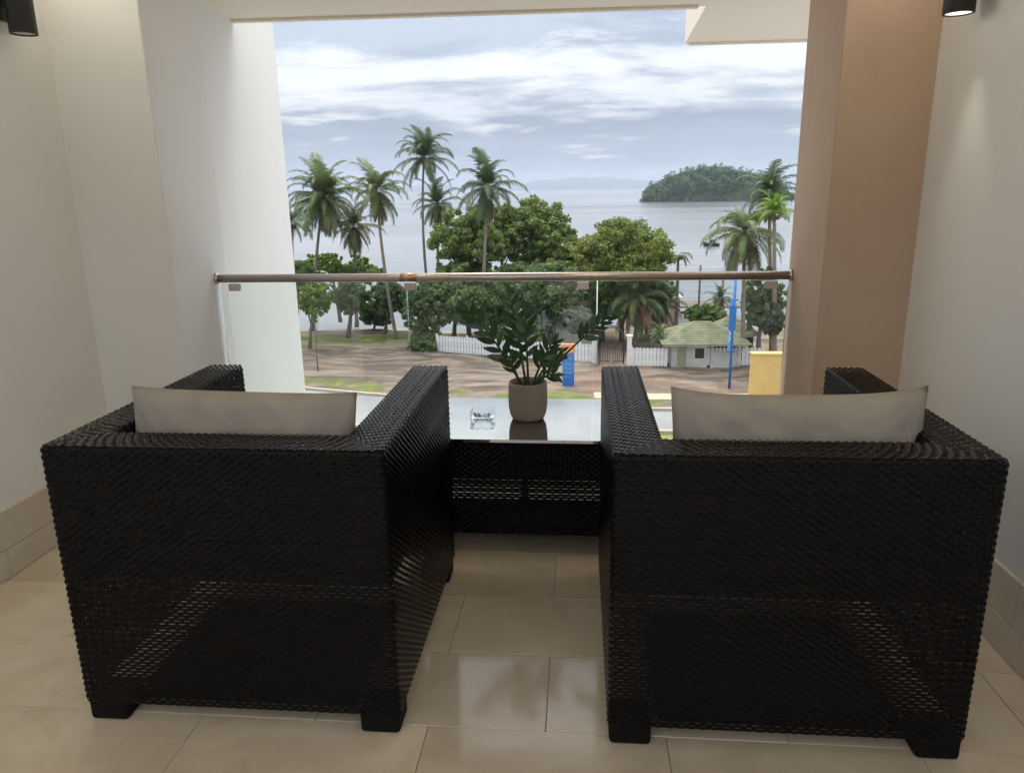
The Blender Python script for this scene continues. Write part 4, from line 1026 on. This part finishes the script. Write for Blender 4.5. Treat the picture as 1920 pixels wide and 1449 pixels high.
# street sign pylon
sg = thing('sign_pylon', (-.51, 38.1, GZ), 'blue upright street sign with an orange head, behind the pot plant', 'sign')
box('panel', (-.31, -.10, -.1), (.31, .10, 1.74), MT['blue'], sg, .02); box('head', (-.35, -.12, 1.745), (.35, .12, 2.22), MT['orange'], sg, .03)
def stroke(name, pts, w, y, m, parent):
    bm = bmesh.new()
    for (xa, za), (xb, zb) in zip(pts, pts[1:]):
        L = math.hypot(xb-xa, zb-za); an = math.atan2(zb-za, xb-xa)
        add_box(bm, (-L/2-w*.3, -.004, -w/2), (L/2+w*.3, .004, w/2), mtx=Matrix.Translation(((xa+xb)/2, y, (za+zb)/2)) @ Matrix.Rotation(-an, 4, 'Y'))
    return from_bm(name, bm, m, parent)
stroke('emblem', [(-.20, 2.06), (.02, 2.10), (.20, 2.06), (.20, 1.97), (-.05, 1.95), (-.20, 1.90), (.18, 1.86)], .05, -.126, MT['cream'], sg)
stroke('emblem', [(-.18, 1.42), (-.02, 1.52), (.10, 1.42), (.20, 1.50)], .05, -.106, MT['blue_light'], sg)
for z in (1.15, .92, .69, .46): stroke('emblem', [(-.18, z), (-.05, z+.05), (.05, z-.03), (.19, z+.03)], .035, -.106, MT['blue_light'], sg)

# blue banner pole
bp = thing('banner_pole', (7.72, 37.7, GZ), 'tall blue pole with a hanging blue banner beside the gatehouse', 'pole')
tube('pole', [(0, 0, -.1), (0, 0, 5.85)], .065, MT['blue'], bp, 10)
box('banner', (-.22, -.03, 1.95), (-.075, -.015, 4.5), MT['blue_light'], bp); box('crossarm', (-.28, -.025, 4.505), (.2, .025, 4.57), MT['blue'], bp); box('crossarm', (-.28, -.025, 1.88), (.2, .025, 1.945), MT['blue'], bp)
box('sign_box', (-.22, -.07, 3.05), (.12, -.035, 4.25), MT['blue'], bp)
stroke('emblem', [(-.18, 2.95), (-.1, 2.85), (-.19, 2.7), (-.1, 2.6), (-.18, 2.45)], .05, -.036, MT['white_paint'], bp)
# slim lamp post seen in front of the garden
lp = thing('lamp_post', (1.05, 42.6, GZ), 'slim pale lamp post beside the left gate post', 'lamp post')
tube('pole', [(0, 0, -.1), (0, 0, 5.0)], [.05, .03], MT['white_paint'], lp, 8); tube('arm', [(0, 0, 5.0), (.15, -.05, 5.25), (.5, -.2, 5.3)], .022, MT['white_paint'], lp, 6); box('lamp_head', (.45, -.28, 5.26), (.85, -.12, 5.32), MT['white_paint'], lp, .01)

# boats
def boat(loc, rz, label, L, m, cabin):
    r_ = thing('boat', loc, label, 'boat', 'boats moored in the bay', rz)
    bm = bmesh.new(); secs = [(-.5, .34, .30), (-.25, .42, .28), (.05, .42, .30), (.3, .30, .36), (.46, .10, .44), (.5, .01, .46)]; rows = []
    for x, w, h in secs:
        rows.append([bm.verts.new((x*L, s*w*L*.38*k, z*L)) for s, k, z in ((-1, 1, h*.55), (-1, .7, .0), (0, .2, -.10), (1, .7, 0), (1, 1, h*.55))])
    for i in range(len(rows)-1):
        for k in range(4): bm.faces.new((rows[i][k], rows[i][k+1], rows[i+1][k+1], rows[i+1][k]))
        bm.faces.new((rows[i][0], rows[i+1][0], rows[i+1][4], rows[i][4]))
    bm.faces.new(rows[0]); bmesh.ops.recalc_face_normals(bm, faces=bm.faces)
    from_bm('hull', bm, m, r_)
    if cabin:
        c = box('cabin', (-.25*L, -.11*L, .165*L), (.12*L, .11*L, .36*L), m, r_, .02); box('window', (-.2*L, -.114*L, .24*L), (.08*L, -.112*L, .32*L), MT['hull_white'], c)
    tube('mast', [(-.05*L, 0, .15*L), (-.05*L, 0, .62*L)], .03, MT['iron'], r_, 5)
boat((24.2, 141.4, SZ+.12), R(170), 'dark blue boat on the water left of the arching palm', 2.9, MT['hull'], True)
boat((20.3, 252, SZ+.15), R(20), 'pale boat far out behind the domed tree', 4.4, MT['hull_white'], True)

# ---------------------------------------------------------------- sea air
bm = bmesh.new(); add_box(bm, (-9400, -1600, -12.0), (9400, 9700, 175))
hz = from_bm('haze', bm); tag(hz, kind='stuff')
hm = bpy.data.materials.new('sea_haze'); hm.use_nodes = True; hn = hm.node_tree; hn.nodes.clear()
ho = hn.nodes.new('ShaderNodeOutputMaterial'); hv = hn.nodes.new('ShaderNodeVolumePrincipled'); hv.inputs['Color'].default_value = (.72,.83,1,1); hv.inputs['Density'].default_value = 1.6e-4
hn.links.new(hv.outputs[0], ho.inputs['Volume']); hz.data.materials.append(hm)
